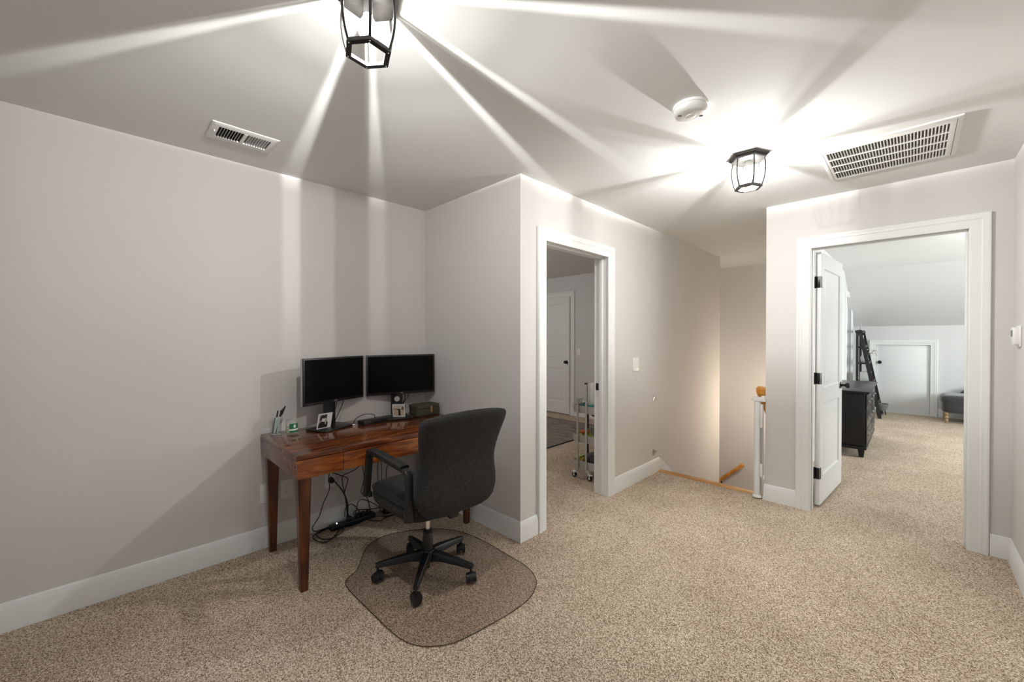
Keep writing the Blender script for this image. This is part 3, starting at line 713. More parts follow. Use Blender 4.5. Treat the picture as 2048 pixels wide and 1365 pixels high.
# ================================================================== MONITORS
def monitor(p0, p1, zb, zt, base_c, base_rot, neck, label, brand, hl=.132):
    p0, p1 = Vector((*p0, 0)), Vector((*p1, 0)); d = (p1 - p0); w = d.length; d.normalize(); nrm = Vector((d.y, -d.x, 0))   # faces the room (+x)
    t = thing('monitor', label, 'monitor', (base_c[0], base_c[1], DZ), group='black computer monitors on the desk')
    rot = Matrix(((d.x, -nrm.x, 0, p0.x), (d.y, -nrm.y, 0, p0.y), (0, 0, 1, 0), (0, 0, 0, 1)))   # local x along width, y away from viewer
    h = zt - zb
    b = MB(); b.box((0, 0, zb), (w, .018, zt), .004); b.xf(rot); hs = obj('bezel', b, 'monitor_black', t, world=True)
    b = MB(); b.box((-.0012, .004, zb - .001), (w + .0012, .028, zt + .001), .006); b.box((w * .2, .026, zb + .05), (w * .8, .048, zt - .06), .010); b.xf(rot); obj('rear_shell', b, 'monitor_silver', t, world=True, label='silver rear shell')
    b = MB(); b.box((.012, -.0008, zb + .020), (w - .012, .002, zt - .012)); b.xf(rot); obj('screen', b, 'screen_black', hs, world=True, label='switched-off black screen')
    Mt = wm(hs).inverted() @ rot @ Matrix.Translation((w * .5, -.0010, zb + .010)) @ Matrix.Rotation(R(90), 4, 'X')
    if brand: text_mesh('brand_text', brand, .012, 'silver', hs, Mt, .0003)
    nx, ny = neck
    M2 = Matrix.Translation((nx, ny, 0)) @ Matrix.Rotation(atan2(d.y, d.x), 4, 'Z')
    b = MB(); b.box((-.044, -.004, DZ + .010), (.044, .018, zb + .14), .004, M=M2); nk = obj('neck', b, 'monitor_black', t, world=True)
    b = MB(); b.cyl(M2 @ V(0, -.0042, (DZ + zb) / 2 + .045), M2 @ V(0, -.008, (DZ + zb) / 2 + .045), .021, seg=24); 
    if hl < .1:
        rg = obj('cable_hole_ring', b, 'silver', nk, world=True, label='round silver ring')
    M3 = Matrix.Translation((base_c[0], base_c[1], DZ)) @ Matrix.Rotation(base_rot, 4, 'Z')
    b = MB(); b.box((-hl, -.088, .0006), (hl, .088, .011), .004, M=M3); obj('base_plate', b, 'monitor_black', t, world=True)
    return t
mo1 = monitor((-2.750, .882), (-2.925, 1.362), .912, 1.222, (-2.808, 1.077), R(114), (-2.872, 1.095), 'left-hand black monitor, angled, with its silver edge showing', 'DELL')
mo2 = monitor((-2.925, 1.384), (-2.790, 1.903), .912, 1.222, (-2.800, 1.572), R(76), (-2.899, 1.622), 'right-hand black monitor in the alcove corner', 'DELL', .094)

# photo prints leaning on the stands
def card(name, loc, rz, tilt, w, h, label, art):
    t = thing(name, label, 'photograph', loc, rz)
    M = Matrix.Rotation(-tilt, 4, 'X')
    b = MB(); b.box((-w / 2, 0, 0), (w / 2, .0012, h), M=M); c = obj('paper', b, 'paper_white', t, label='white-bordered paper')
    for nm, mt, poly, dz in art:
        b = MB(); b.prism([(x * w / 2, z * h) for x, z in poly], -.0003 - dz * .0002, .0002, 'y'); b.xf(M); obj(nm, b, mt, c)
    return t
art1 = [('print', 'photo_grey', [(-.86, .06), (.86, .06), (.86, .94), (-.86, .94)], 0), ('print_background', 'paper_white', [(.30, .06), (.86, .06), (.86, .94), (.30, .94)], 1),
        ('print_figure', 'ink_dark', [(-.86, .06), (.42, .06), (.46, .30), (.40, .44), (.10, .48), (.0, .40), (-.30, .50), (-.70, .42), (-.84, .25)], 2),
        ('print_figure', 'ink_dark', [(-.72, .62), (-.66, .82), (-.40, .92), (-.10, .86), (.05, .94), (.22, .88), (.20, .70), (.0, .72), (-.18, .66), (-.40, .72), (-.50, .56), (-.62, .52)], 2),
        ('print_face', 'paper_white', [(-.42, .52), (-.20, .44), (.02, .50), (.08, .66), (-.12, .64), (-.34, .70)], 3), ('print_shirt', 'paper_white', [(.10, .46), (.22, .46), (.14, .26), (.04, .30)], 3)]
art2 = [('print', 'photo_sky', [(-.84, .10), (.84, .10), (.84, .92), (-.84, .92)], 0), ('print_field', 'photo_field_pale', [(-.84, .10), (.84, .10), (.84, .55), (-.84, .60)], 1),
        ('print_hedge', 'photo_field', [(-.84, .56), (-.30, .58), (.84, .50), (.84, .60), (.1, .64), (-.84, .66)], 2), ('print_tree', 'photo_tree', [(.45, .62), (.55, .80), (.75, .82), (.84, .62), (.70, .55)], 2),
        ('print_figure', 'ink_dark', [(-.10, .12), (.30, .12), (.26, .46), (.20, .62), (.08, .68), (-.04, .60), (-.06, .40)], 3), ('print_arm', 'ink_dark', [(-.02, .52), (-.40, .62), (-.38, .66), (.0, .60)], 3)]
card('photo_print', (-2.775, 1.016, DZ + .0115), R(100), R(-14), .098, .106, 'white-bordered dark photo of two people leaning on the left monitor stand', art1)
card('photo_print.001', (-2.770, 1.568, DZ + .0115), R(47), R(-12), .094, .102, 'white-bordered outdoor photo leaning on the right monitor stand', art2)

# pen cup
t = thing('pen_cup', 'small clear pen cup at the left end of the desk', 'pen holder', (-2.868, .757, DZ))
b = MB(); P8 = [(a * .027, c * .027) for a, c in ((-.7, -1), (.7, -1), (1, -.7), (1, .7), (.7, 1), (-.7, 1), (-1, .7), (-1, -.7))]
b.rings([[(x * .8, y * .8, .0006) for x, y in P8], [(x, y, .004) for x, y in P8], [(x * 1.12, y * 1.12, .095) for x, y in P8], [(x * 1.04, y * 1.04, .095) for x, y in P8], [(x * .92, y * .92, .006) for x, y in P8]]); obj('cup', b, 'clear_glass', t, ang=20)
b = MB(); b.rings([[(x * 1.02, y * 1.02, .0005) for x, y in P8], [(x * 1.02, y * 1.02, .0045) for x, y in P8]]); obj('cup_base', b, 'light_grey_metal', t)
pens = [((.004, -.010), (.016, .016), .165, 'pen_white', 'white pen leaning right in the clear cup'), ((-.012, -.008), (.004, .022), .180, 'ink_dark', 'tallest black pen in the clear cup'), ((-.006, -.018), (-.002, -.006), .140, 'pen_grey', 'grey pen at the left of the clear cup'),
        ((.010, .004), (.024, .014), .150, 'pen_white', 'white pen standing at the right of the clear cup'), ((-.014, .006), (-.002, .020), .135, 'pen_grey', 'short grey pen at the back of the clear cup'), ((.012, -.014), (.018, -.002), .146, 'pen_white', 'white pen in the middle of the clear cup')]
for k, (q0, q1, ln, mt, lb) in enumerate(pens):
    a = V(-2.868 + q0[0], .757 + q0[1], DZ + .0078); e = V(-2.868 + q1[0], .757 + q1[1], DZ + .095); d = (e - a).normalized()
    tp = thing('pen', lb, 'pen', a, 0, 'pens in the clear cup')
    b = MB(); b.cyl(a, a + d * ln * .72, .0038, seg=10); obj('barrel', b, mt, tp, world=True)
    b = MB(); b.cyl(a + d * ln * .72, a + d * ln, .0046, .0042, seg=10); b.box((-.0008, .004, 0), (.0008, .0058, .035), M=Matrix.Translation(a + d * ln * .74)); obj('cap', b, 'ink_dark' if mt != 'pen_grey' else 'pen_white', tp, world=True)

# jar candle
t = thing('jar_candle', 'glass jar candle with a green and white label on the desk', 'candle', (-2.832, .838, DZ))
b = MB(); b.lathe([(.030, .0008), (.034, .003), (.035, .012), (.035, .066), (.031, .074), (.031, .084), (.032, .087), (.029, .087), (.028, .074), (.032, .064), (.032, .008), (.001, .006)], seg=36); obj('jar', b, 'clear_glass', t)
b = MB(); b.lathe([(.0315, .0085), (.0315, .052), (.001, .053)], seg=36); obj('wax', b, 'candle_wax', t, label='cream wax')
def arc(r, a0, a1, z0, z1, n=14):
    b = MB(); rr = []
    for i in range(n + 1):
        a = a0 + (a1 - a0) * i / n; rr.append([(r * cos(a), r * sin(a), z0), (r * cos(a), r * sin(a), z1), ((r + .0006) * cos(a), (r + .0006) * sin(a), z1), ((r + .0006) * cos(a), (r + .0006) * sin(a), z0)])
    return b.rings(rr)
lab = obj('label_wrap', arc(.0352, R(-38), R(58), .010, .066), 'label_green', t, label='green label')
obj('label_band', arc(.0359, R(-38), R(58), .022, .032), 'label_white', lab, label='pale band across the label')
obj('label_leaf', arc(.0359, R(2), R(22), .040, .058, 5), 'label_white', lab)

# dock, box
t = thing('docking_station', 'flat black docking station between the two monitor stands', 'electronics box', (-2.762, 1.352, DZ), R(100))
b = MB(); b.box((-.098, -.038, .0006), (.098, .038, .028), .004); obj('body', b, 'black_plastic', t)
b = MB(); b.box((-.092, -.0385, .008), (.092, -.0375, .011)); obj('front_seam', b, 'dark_void', t)
b = MB(); b.tube([(-2.79, 1.385, DZ + .030), (-2.79, 1.375, DZ + .052), (-2.80, 1.31, DZ + .062), (-2.79, 1.24, DZ + .040), (-2.772, 1.218, DZ + .012)], .0028, smooth=6); cb = obj('looped_cable', b, 'cable_black', base=(-2.79, 1.30, DZ), label='short black cable looping over the docking station', cat='cable')
b = MB(); b.box((-2.778, 1.208, DZ + .0008), (-2.766, 1.224, DZ + .009), .002); obj('connector', b, 'plastic_white', cb, world=True, label='white connector')
t = thing('keepsake_box', 'dark olive lidded box with a tan tab at the alcove end of the desk', 'box', (-2.770, 1.790, DZ))
b = MB(); b.box((-.058, -.100, .0006), (.060, .100, .052), .002); obj('box_body', b, 'box_olive', t)
b = MB(); b.box((-.060, -.102, .0535), (.062, .102, .086), .002); obj('lid', b, 'box_olive', t)
b = MB(); b.box((.0612, .020, .022), (.0640, .036, .072), .0012); obj('pull_tab', b, 'leather_tan', t, label='tan leather tab')

# monitor leads hanging behind the desk
for pts, lb in ((([(-2.885, 1.15, .93), (-2.875, 1.14, .88), (-2.865, 1.118, .83), (-2.862, 1.112, .79), (-2.872, 1.112, DZ + .016)]), 'black lead hanging beside the left monitor stand, nearest the neck'),
                (([(-2.895, 1.205, .93), (-2.885, 1.185, .88), (-2.868, 1.150, .82), (-2.858, 1.125, .78), (-2.862, 1.120, DZ + .014)]), 'black lead sweeping down from the left monitor'),
                (([(-2.865, 1.665, .93), (-2.868, 1.675, .895), (-2.880, 1.682, .87), (-2.888, 1.672, .84), (-2.90, 1.66, .80), (-2.905, 1.66, DZ + .004)]), 'black lead hanging beside the right monitor stand'),
                (([(-2.862, 1.715, .93), (-2.868, 1.705, .89), (-2.885, 1.685, .85), (-2.91, 1.67, .80), (-2.915, 1.665, DZ + .004)]), 'black lead sweeping down from the right monitor')):
    b = MB(); b.tube(pts, .0028, smooth=6); obj('monitor_cable', b, 'cable_black', base=pts[-1], label=lb, cat='cable', group='monitor leads')

# ================================================================== CABLES UNDER THE DESK
CB = [
(.003, [(-2.915, 1.108, .612), (-2.915, 1.108, 0.441), (-2.915, 1.1, 0.359), (-2.915, 1.105, 0.286), (-2.915, 1.062, 0.194), (-2.915, 1.037, 0.12), (-2.915, 1.003, 0.07), (-2.915, 0.989, 0.044), (-2.915, 1.013, 0.019), (-2.915, 1.096, 0.018), (-2.905, 1.120, 0.020)], 'black cable hanging furthest left under the desk and bowing out to the left'),
(.003, [(-2.934, 1.110, .612), (-2.934, 1.108, 0.435), (-2.934, 1.118, 0.402), (-2.934, 1.19, 0.358), (-2.934, 1.238, 0.33), (-2.934, 1.243, 0.302), (-2.934, 1.227, 0.253), (-2.934, 1.219, 0.212), (-2.934, 1.227, 0.167), (-2.934, 1.233, 0.112), (-2.905, 1.225, 0.052)], 'black cable crossing behind the thick plug lead in a hook shape'),
(.003, [(-2.925, 1.335, .612), (-2.925, 1.332, 0.439), (-2.925, 1.32, 0.392), (-2.925, 1.26, 0.368), (-2.925, 1.203, 0.355), (-2.925, 1.2, 0.308), (-2.925, 1.211, 0.247), (-2.925, 1.221, 0.201), (-2.925, 1.229, 0.156), (-2.925, 1.237, 0.084), (-2.90, 1.24, 0.052)], 'black cable stepping left from the middle of the desk'),
(.0045, [(-2.918, 1.138, 0.332), (-2.912, 1.145, 0.325), (-2.912, 1.184, 0.27), (-2.912, 1.216, 0.203), (-2.912, 1.232, 0.145), (-2.912, 1.234, 0.096), (-2.905, 1.229, 0.050)], 'thick black lead from the round wall plug to the power strip'),
(.003, [(-2.936, 1.357, .612), (-2.936, 1.357, 0.433), (-2.936, 1.36, 0.366), (-2.936, 1.368, 0.304), (-2.936, 1.357, 0.24), (-2.936, 1.345, 0.191), (-2.936, 1.388, 0.143), (-2.936, 1.411, 0.07), (-2.912, 1.411, 0.019), (-2.885, 1.392, 0.008)], 'black cable hanging just left of the chair arm'),
(.003, [(-2.908, 1.208, 0.060), (-2.908, 1.216, 0.117), (-2.908, 1.259, 0.137), (-2.908, 1.303, 0.091), (-2.905, 1.319, 0.055)], 'black cable arching between two sockets of the power strip'),
(.003, [(-2.915, 1.291, 0.060), (-2.915, 1.303, 0.102), (-2.915, 1.314, 0.137), (-2.915, 1.348, 0.144), (-2.915, 1.429, 0.092), (-2.905, 1.476, 0.05), (-2.895, 1.512, 0.030)], 'black cable arching from the power strip to the adapter'),
(.003, [(-2.905, 1.464, .612), (-2.905, 1.464, 0.178), (-2.905, 1.467, 0.121), (-2.900, 1.476, 0.044), (-2.844, 1.482, 0.008), (-2.786, 1.469, 0.008)], 'black cable hanging behind the chair seat'),
(.003, [(-2.912, 1.497, .612), (-2.912, 1.495, 0.17), (-2.912, 1.496, 0.101), (-2.912, 1.485, 0.042), (-2.908, 1.475, 0.008)], 'black cable hanging right beside the one behind the chair seat'),
(.0035, [(-2.905, 1.125, 0.022), (-2.90, 1.061, 0.020), (-2.895, 1.013, 0.012), (-2.871, 0.978, 0.008), (-2.805, 0.974, 0.008), (-2.741, 0.998, 0.008), (-2.752, 1.054, 0.008), (-2.799, 1.106, 0.008), (-2.856, 1.150, 0.008)], 'outer black cable loop lying on the carpet left of the power strip'),
(.0035, [(-2.900, 1.122, 0.024), (-2.890, 1.032, 0.014), (-2.868, 1.000, 0.018), (-2.784, 1.000, 0.018), (-2.746, 1.040, 0.016), (-2.761, 1.101, 0.016), (-2.795, 1.155, 0.016), (-2.832, 1.157, 0.016), (-2.856, 1.128, 0.010)], 'inner black cable loop lying on the carpet left of the power strip'),
(.003, [(-2.856, 1.171, 0.010), (-2.843, 1.24, 0.008), (-2.846, 1.29, 0.008), (-2.856, 1.315, 0.010)], 'black cable curving on the carpet in front of the power strip'),
(.003, [(-2.905, 1.269, 0.055), (-2.905, 1.28, 0.076), (-2.905, 1.314, 0.080), (-2.905, 1.382, 0.062), (-2.905, 1.47, 0.046), (-2.905, 1.543, 0.040), (-2.905, 1.60, 0.044)], 'black cable running level along the baseboard above the power strip'),
(.003, [(-2.776, 1.60, 0.008), (-2.794, 1.479, 0.008), (-2.772, 1.415, 0.008), (-2.845, 1.360, 0.008), (-2.856, 1.385, 0.010), (-2.850, 1.429, 0.014), (-2.809, 1.463, 0.012), (-2.800, 1.509, 0.008), (-2.806, 1.60, 0.008)], 'black cable zigzagging on the carpet right of the power strip'),
(.003, [(-2.915, 1.585, .612), (-2.915, 1.585, 0.424), (-2.915, 1.563, 0.371), (-2.915, 1.541, 0.336), (-2.915, 1.538, 0.291), (-2.915, 1.541, 0.238), (-2.910, 1.56, .12), (-2.905, 1.59, .05)], 'black cable seen through the chair arm, hanging from the desk'),
]
for r_, pts, lb in CB:
    b = MB(); b.tube(pts, r_, seg=8, smooth=6); obj('power_cable', b, 'cable_black', base=pts[-1], label=lb, cat='cable', group='black cables under the desk')
t = thing('power_strip', 'long black power strip on the carpet against the baseboard under the desk', 'power strip', (-2.888, 1.262, 0), R(90.8))
b = MB(); b.box((-.165, -.025, .0008), (.165, .026, .036), .005); ps = obj('strip_body', b, 'black_plastic', t)
b = MB(); b.lathe([(.020, .034), (.019, .039), (.001, .040)], (-.135, 0, 0), 20); obj('switch', b, 'black_plastic', ps)
b = MB(); b.ball((-.118, .0, .0395), .004, seg=12, n=8); obj('indicator_lamp', b, 'led', ps, label='glowing bluish indicator')
for x in (-.030, .035, .075, .120):
    b = MB(); b.box((x - .016, -.015, .0365), (x + .016, .017, .062), .004); obj('plug', b, 'cable_black', ps)
t = thing('power_adapter', 'black power adapter brick on the carpet right of the power strip', 'power adapter', (-2.880, 1.560, 0), R(95))
b = MB(); b.box((-.062, -.028, .0008), (.062, .028, .030), .006); obj('brick', b, 'black_plastic', t)

# ================================================================== CHAIR MAT
MATP = [(-2.191, 0.915), (-2.241, 0.947), (-2.290, 1.024), (-2.409, 1.112), (-2.516, 1.21), (-2.54, 1.375), (-2.420, 1.598), (-2.250, 1.722), (-2.036, 1.760), (-1.803, 1.754), (-1.617, 1.742), (-1.504, 1.699), (-1.444, 1.637), (-1.4, 1.532), (-1.393, 1.388), (-1.405, 1.248), (-1.416, 1.158), (-1.436, 1.069), (-1.496, 0.984), (-1.568, 0.938), (-1.66, 0.918), (-1.80, 0.912), (-1.959, 0.910), (-2.092, 0.908)]
def smooth_closed(P, n=5):
    out = []; L_ = len(P)
    for i in range(L_):
        a, b_, c, d = [Vector(P[(i + k) % L_]) for k in (-1, 0, 1, 2)]
        for k in range(n):
            t_ = k / n; out.append(.5 * ((2 * b_) + (c - a) * t_ + (2 * a - 5 * b_ + 4 * c - d) * t_ ** 2 + (3 * b_ - a - 3 * c + d) * t_ ** 3))
    return out
pm = smooth_closed(MATP); cx, cy = -1.95, 1.33
b = MB(); b.rings([[(p.x, p.y, .0015) for p in pm], [(p.x, p.y, .0045) for p in pm], [(cx + (p.x - cx) * .995, cy + (p.y - cy) * .995, .0055) for p in pm]])
obj('chair_mat', b, 'mat_vinyl', base=(cx, cy, 0), label='translucent smoky vinyl mat on the carpet under the office chair', cat='floor mat')
b = MB(); b.tube([(p.x, p.y, .0045) for p in pm + [pm[0]]], .0019, seg=6); obj('mat_rim', b, 'vinyl_rim', bpy.data.objects['chair_mat'], world=True, label='darker rim of the mat')

# ================================================================== OFFICE CHAIR
CH = thing('office_chair', 'dark grey fabric office chair on castors facing the desk', 'chair', (-1.967, 1.294, .0055))
CZ = -.0055
def sq(c, a, bb, n=28, e=.5, M=None):
    out = []
    for i in range(n):
        t_ = 2 * pi * i / n; ca, sa = cos(t_), sin(t_)
        out.append((math.copysign(abs(ca) ** e, ca) * a + c[0], math.copysign(abs(sa) ** e, sa) * bb + c[1], c[2]))
    return out
SR = Matrix.Rotation(R(-1.5), 4, 'Z')
# seat
b = MB()
prof = [(.80, .410), (.90, .413), (.97, .425), (1.0, .450), (1.0, .492), (.985, .508), (.95, .520), (.86, .530), (.55, .534), (.2, .532)]
rr = []
for s_, z in prof:
    ring = []
    for (x, y, zz) in sq((-.010, 0, z), .262 * s_ , .246 * s_, 40, .42):
        dz = -.016 * max(0, (-x - .16) / .10) ** 2 if x < -.16 else 0
        ring.append((x, y, zz + dz))
    rr.append(ring)
b.rings(rr); b.xf(SR); st = obj('seat', b, 'chair_fabric', CH, ang=60)
b = MB(); b.tube([SR @ V(x, y, .500) for x, y, _ in sq((-.010, 0, 0), .264, .248, 60, .42)] + [SR @ V(*sq((-.010, 0, 0), .264, .248, 60, .42)[0][:2], .500)], .0035, seg=6); obj('seat_piping', b, 'chair_fabric', st)
# backrest: stacked soft rectangles, waist and shoulders
b = MB(); rr = []
#        z     half-w  half-t  x-offset
BK = [(.452, .090, .010, .296), (.455, .150, .022, .297), (.470, .192, .034, .298), (.500, .222, .042, .300), (.550, .238, .047, .300), (.610, .239, .048, .298), (.660, .232, .047, .297), (.710, .227, .044, .302), (.760, .231, .041, .312), (.810, .240, .039, .326), (.860, .251, .038, .342), (.905, .260, .038, .358), (.935, .262, .038, .368), (.952, .257, .036, .374), (.964, .246, .028, .378), (.971, .215, .014, .380)]
for z, hw, ht, xo in BK:
    ring = []
    for (x, y, zz) in sq((0, 0, z), ht, hw, 44, .42):
        ring.append((x + xo - .10 * y * y, y, zz + (.010 * (1 - (y / hw) ** 2) if z > .9 else 0)))
    rr.append(ring)
b.rings(rr); b.xf(SR); bk = obj('backrest', b, 'chair_fabric', CH, ang=60)
# armrests: closed loop frames
for s_, nm in ((-1, 'a'), (1, 'b')):
    b = MB(); y = s_ * .258
    b.tube([(-.232, y, .452), (-.222, y, .52), (-.205, y, .62), (-.196, y, .675), (-.186, y, .700), (-.165, y, .711), (-.10, y, .713), (.08, y, .706), (.215, y, .698), (.236, y, .690), (.245, y, .672), (.247, y, .60), (.246, y, .54), (.240, y, .455 if s_ < 0 else .515)], .0125, seg=16, w=.0200, up=(0, 1, 0), smooth=3)
    b.box((-.236, y - .022 * (s_ > 0) , .445), (-.20, y + .022 * (s_ < 0), .475), .004); b.box((.222, y - .022 * (s_ > 0), .445 + .06 * (s_ > 0)), (.252, y + .022 * (s_ < 0), .475 + .06 * (s_ > 0)), .004); b.xf(SR)
    ar = obj('armrest', b, 'chair_plastic', CH, ang=45)
    b = MB(); b.tube([(-.188, y, .7125), (-.165, y, .722), (-.10, y, .725), (.08, y, .718), (.205, y, .711)], .010, seg=14, w=.024, up=(0, 1, 0), smooth=3); b.xf(SR); obj('arm_pad', b, 'chair_plastic', ar, ang=45)
    for z in (.50, .615):
        b = MB(); b.cyl((.247, y + s_ * .020, z), (.247, y + s_ * .0255, z), .006, seg=12); b.xf(SR); obj('screw_cap', b, 'black_plastic', ar)
# mechanism
b = MB(); b.box((-.11, -.09, .385), (.12, .09, .412), .008); b.box((.05, -.028, .403), (.262, .028, .415), .004); b.box((.250, -.028, .403), (.264, .028, .50), .004); b.xf(SR); obj('tilt_mechanism', b, 'chair_plastic', CH)
b = MB(); b.tube([(.05, .07, .398), (.07, .20, .405), (.098, .285, .416)], .005, smooth=4); b.xf(SR); lv = obj('height_lever', b, 'black_metal', CH)
b = MB(); b.cyl((0, 0, .24), (0, 0, .39), .0135, seg=24); obj('gas_lift', b, 'chrome', CH, label='chrome gas lift')
b = MB(); b.lathe([(.029, .135), (.029, .205), (.027, .215), (.027, .225), (.024, .232), (.026, .236), (.026, .250), (.021, .255), (.014, .255)], seg=28); obj('lift_cover', b, 'chair_plastic', CH)
b = MB(); b.lathe([(.010, .032), (.012, .070), (.040, .076), (.046, .090), (.046, .128), (.036, .140), (.012, .141)], seg=28)
for k in range(5):
    a = R(-118 + 72 * k); rr = []
    for q, zt_, zb_, w_ in ((.025, .137, .082, .025), (.10, .131, .090, .021), (.20, .116, .084, .0165), (.272, .103, .078, .014), (.284, .100, .080, .011)):
        rr.append([V(q, -w_, zb_), V(q, w_, zb_), V(q, w_ * .95, zt_ - .006), V(q, w_ * .7, zt_), V(q, -w_ * .7, zt_), V(q, -w_ * .95, zt_ - .006)])
    Mr = Matrix.Rotation(a, 4, 'Z'); b.rings([[Mr @ p for p in r] for r in rr])
obj('star_base', b, 'chair_plastic', CH, ang=40)
for k in range(5):
    a = R(-118 + 72 * k); c = V(.272 * cos(a), .272 * sin(a), 0); sw = R((20, 75, -30, 140, 60)[k])
    Mc = Matrix.Translation((c.x, c.y, CZ + .0062)) @ Matrix.Rotation(sw, 4, 'Z')
    b = MB(); b.cyl((0, 0, .050), (0, 0, .082), .0065, seg=12)
    rr = []
    for y in (-.012, .012):
        rr.append([(.028 * cos(u) + .004, y, .027 + .030 * sin(u)) for u in [R(g) for g in range(-10, 191, 20)]] + [(-.02, y, .020), (.02, y, .020)])
    b.rings(rr); b.xf(Mc); cs = obj('caster', b, 'chair_plastic', CH, ang=45)
    for s_ in (-1, 1):
        b = MB(); b.cyl((0, s_ * .010, .0265), (0, s_ * .0265, .0265), .0262, .0245, seg=28); b.xf(Mc); obj('wheel', b, 'black_plastic', cs)
# the small crumpled silvery knob by the far desk leg
b = MB(); random.seed(3); b.ball((0, 0, 0), .022, seg=14, n=9)
for v in b.bm.verts: v.co *= random.uniform(.82, 1.12)
b.xf(SR @ Matrix.Translation((.105, .300, .420))); obj('lever_knob', b, 'silver', lv, label='silvery crinkled lever end', ang=10)

# ================================================================== ROOM BEYOND THE NARROW DOORWAY
b = MB(); b.box((-5.3, 2.6, .0008), (-3.168, 5.28, .012), .003); rg = obj('area_rug', b, 'rug', base=(-4.23, 3.94, 0), label='grey-brown patterned rug with a dark edge beyond the narrow doorway', cat='rug')
b = MB(); P_ = [(-5.3, 2.6, 0), (-3.168, 2.6, 0), (-3.168, 5.28, 0), (-5.3, 5.28, 0)]; b.sweep(P_, [(0, .0008), (.010, .0008), (.010, .013), (0, .013)], (0, 0, 1), 1, closed=True); obj('rug_binding', b, 'ink_dark', rg, world=True, label='dark bound edge')

# utility cart
t = thing('utility_cart', 'three-tier light grey metal utility cart just inside the narrow doorway', 'cart', (-2.205, 3.42, 0))
def tray(z0, z1):
    b = MB(); W2, D2_ = .155, .20; th = .003
    o0 = [(-W2 * .94, -D2_ * .95, z0), (W2 * .94, -D2_ * .95, z0), (W2 * .94, D2_ * .95, z0), (-W2 * .94, D2_ * .95, z0)]
    o1 = [(-W2, -D2_, z1), (W2, -D2_, z1), (W2, D2_, z1), (-W2, D2_, z1)]
    i1 = [(x * .97, y * .975, z) for x, y, z in o1]; i0 = [(x * .97, y * .975, z + th) for x, y, z in o0]
    b.rings([o0, o1, i1, i0]); return b
for z0, z1 in ((.628, .700), (.345, .418), (.090, .168)): obj('tray', tray(z0, z1), 'light_grey_metal', t, ang=20)
for s_ in (-1, 1):
    y = s_ * .208
    b = MB(); b.tube([(-.105, y, .055), (-.095, y, .085), (-.090, y, .12), (-.090, y, .72), (-.082, y, .755), (-.055, y, .776), (-.025, y, .776), (.0, y, .755), (.008, y, .72), (.008, y, .12), (.02, y, .085), (.05, y, .06)], .0105, seg=10, smooth=4); obj('handle_frame', b, 'light_grey_metal', t)
for sx, x in ((-1, -.125), (1, .05)):
    for s_ in (-1, 1):
        y = s_ * .208; b = MB(); b.box((x - .026, y - .010, .050), (x + .028, y + .010, .062), .004); cs = obj('caster', b, 'plastic_white', t)
        b = MB(); b.cyl((x, y - .011, .0235), (x, y + .011, .0235), .0225, seg=24); obj('wheel', b, 'rubber', cs)
        b = MB(); b.cyl((x, y - .0125, .0235), (x, y + .0125, .0235), .010, seg=16); b.tube([(x, y - .014, .024), (x + .006, y - .014, .052)], .005); obj('hub', b, 'plastic_white', cs)
# contents
b = MB(); b.prism([(-.07, -.10), (-.06, -.165), (.10, -.17), (.12, -.04), (.09, .02), (-.06, .03)], 0, .012); bmesh.ops.subdivide_edges(b.bm, edges=b.bm.edges[:], cuts=3, use_grid_fill=True)
for v in b.bm.verts:
    if v.co.z > .006: v.co.z += .052 + .030 * sin(v.co.x * 38 + 1) * cos(v.co.y * 30)
obj('folded_cloth', b, 'teal_cloth', at=(-2.205, 3.40, .632), label='crumpled teal cloth in the top tray of the grey cart', cat='cloth', ang=70)
b = MB(); b.box((-.038, -.050, 0), (.038, .050, .262), .003); obj('tissue_box', b, 'paper_white', at=(-2.300, 3.49, .6315), label='tall white box standing in the top tray of the grey cart', cat='box')
t2 = thing('clear_container', 'clear plastic container at the left corner of the top cart tray', 'container', (-2.318, 3.270, .6315))
b = MB(); b.rings([sq((0, 0, z), r_, r_, 16, .4) for z, r_ in ((0, .026), (.13, .030), (.13, .028), (.004, .024))]); obj('container_body', b, 'clear_plastic', t2)
b = MB(); b.rings([sq((0, 0, z), .020, .020, 12, .5) for z in (.005, .055)]); obj('container_contents', b, 'slate', t2)
b = MB(); b.ball((0, 0, .045), .075, .06, .040, 14, 8)
for v in b.bm.verts: v.co.z += .010 * sin(v.co.x * 90) ; v.co.x *= 1 + .1 * sin(v.co.y * 70)
obj('snack_bag', b, 'lime_plastic', at=(-2.265, 3.305, .353), label='lime green packet in the middle cart tray', cat='packet', ang=70)
b = MB(); b.box((-.050, -.022, 0), (.050, .022, .030), .012, M=Matrix.Rotation(R(-12), 4, 'Y')); obj('snack_packet', b, 'orange_plastic', at=(-2.245, 3.262, .432), label='orange-red packet lying on the lime packet in the middle tray', cat='packet')
b = MB(); b.ball((0, 0, .030), .040, .040, .034, 12, 8); obj('foil_bundle', b, 'silver', at=(-2.150, 3.30, .350), label='silvery bundle at the right of the middle cart tray', cat='bundle', ang=12)
for k, (x, w_, h_, mt, lb) in enumerate(((-.105, .030, .100, 'lime_plastic', 'yellow-green box at the left of the bottom cart tray'), (-.068, .034, .088, 'yellow_card', 'mustard yellow box in the bottom cart tray'), (-.015, .050, .110, 'slate', 'dark slate box in the middle of the bottom cart tray'), (.065, .080, .125, 'slate', 'largest dark slate box at the right of the bottom cart tray'))):
    b = MB(); b.box((-w_ / 2, -.05, 0), (w_ / 2, .05, h_), .003); obj('storage_box', b, mt, at=(-2.205 + x, 3.30, .0945), label=lb, cat='box', group='boxes in the bottom cart tray')
t = thing('monitor_stand', 'thin black upright stand behind the grey cart', 'stand', (-2.535, 3.74, 0))
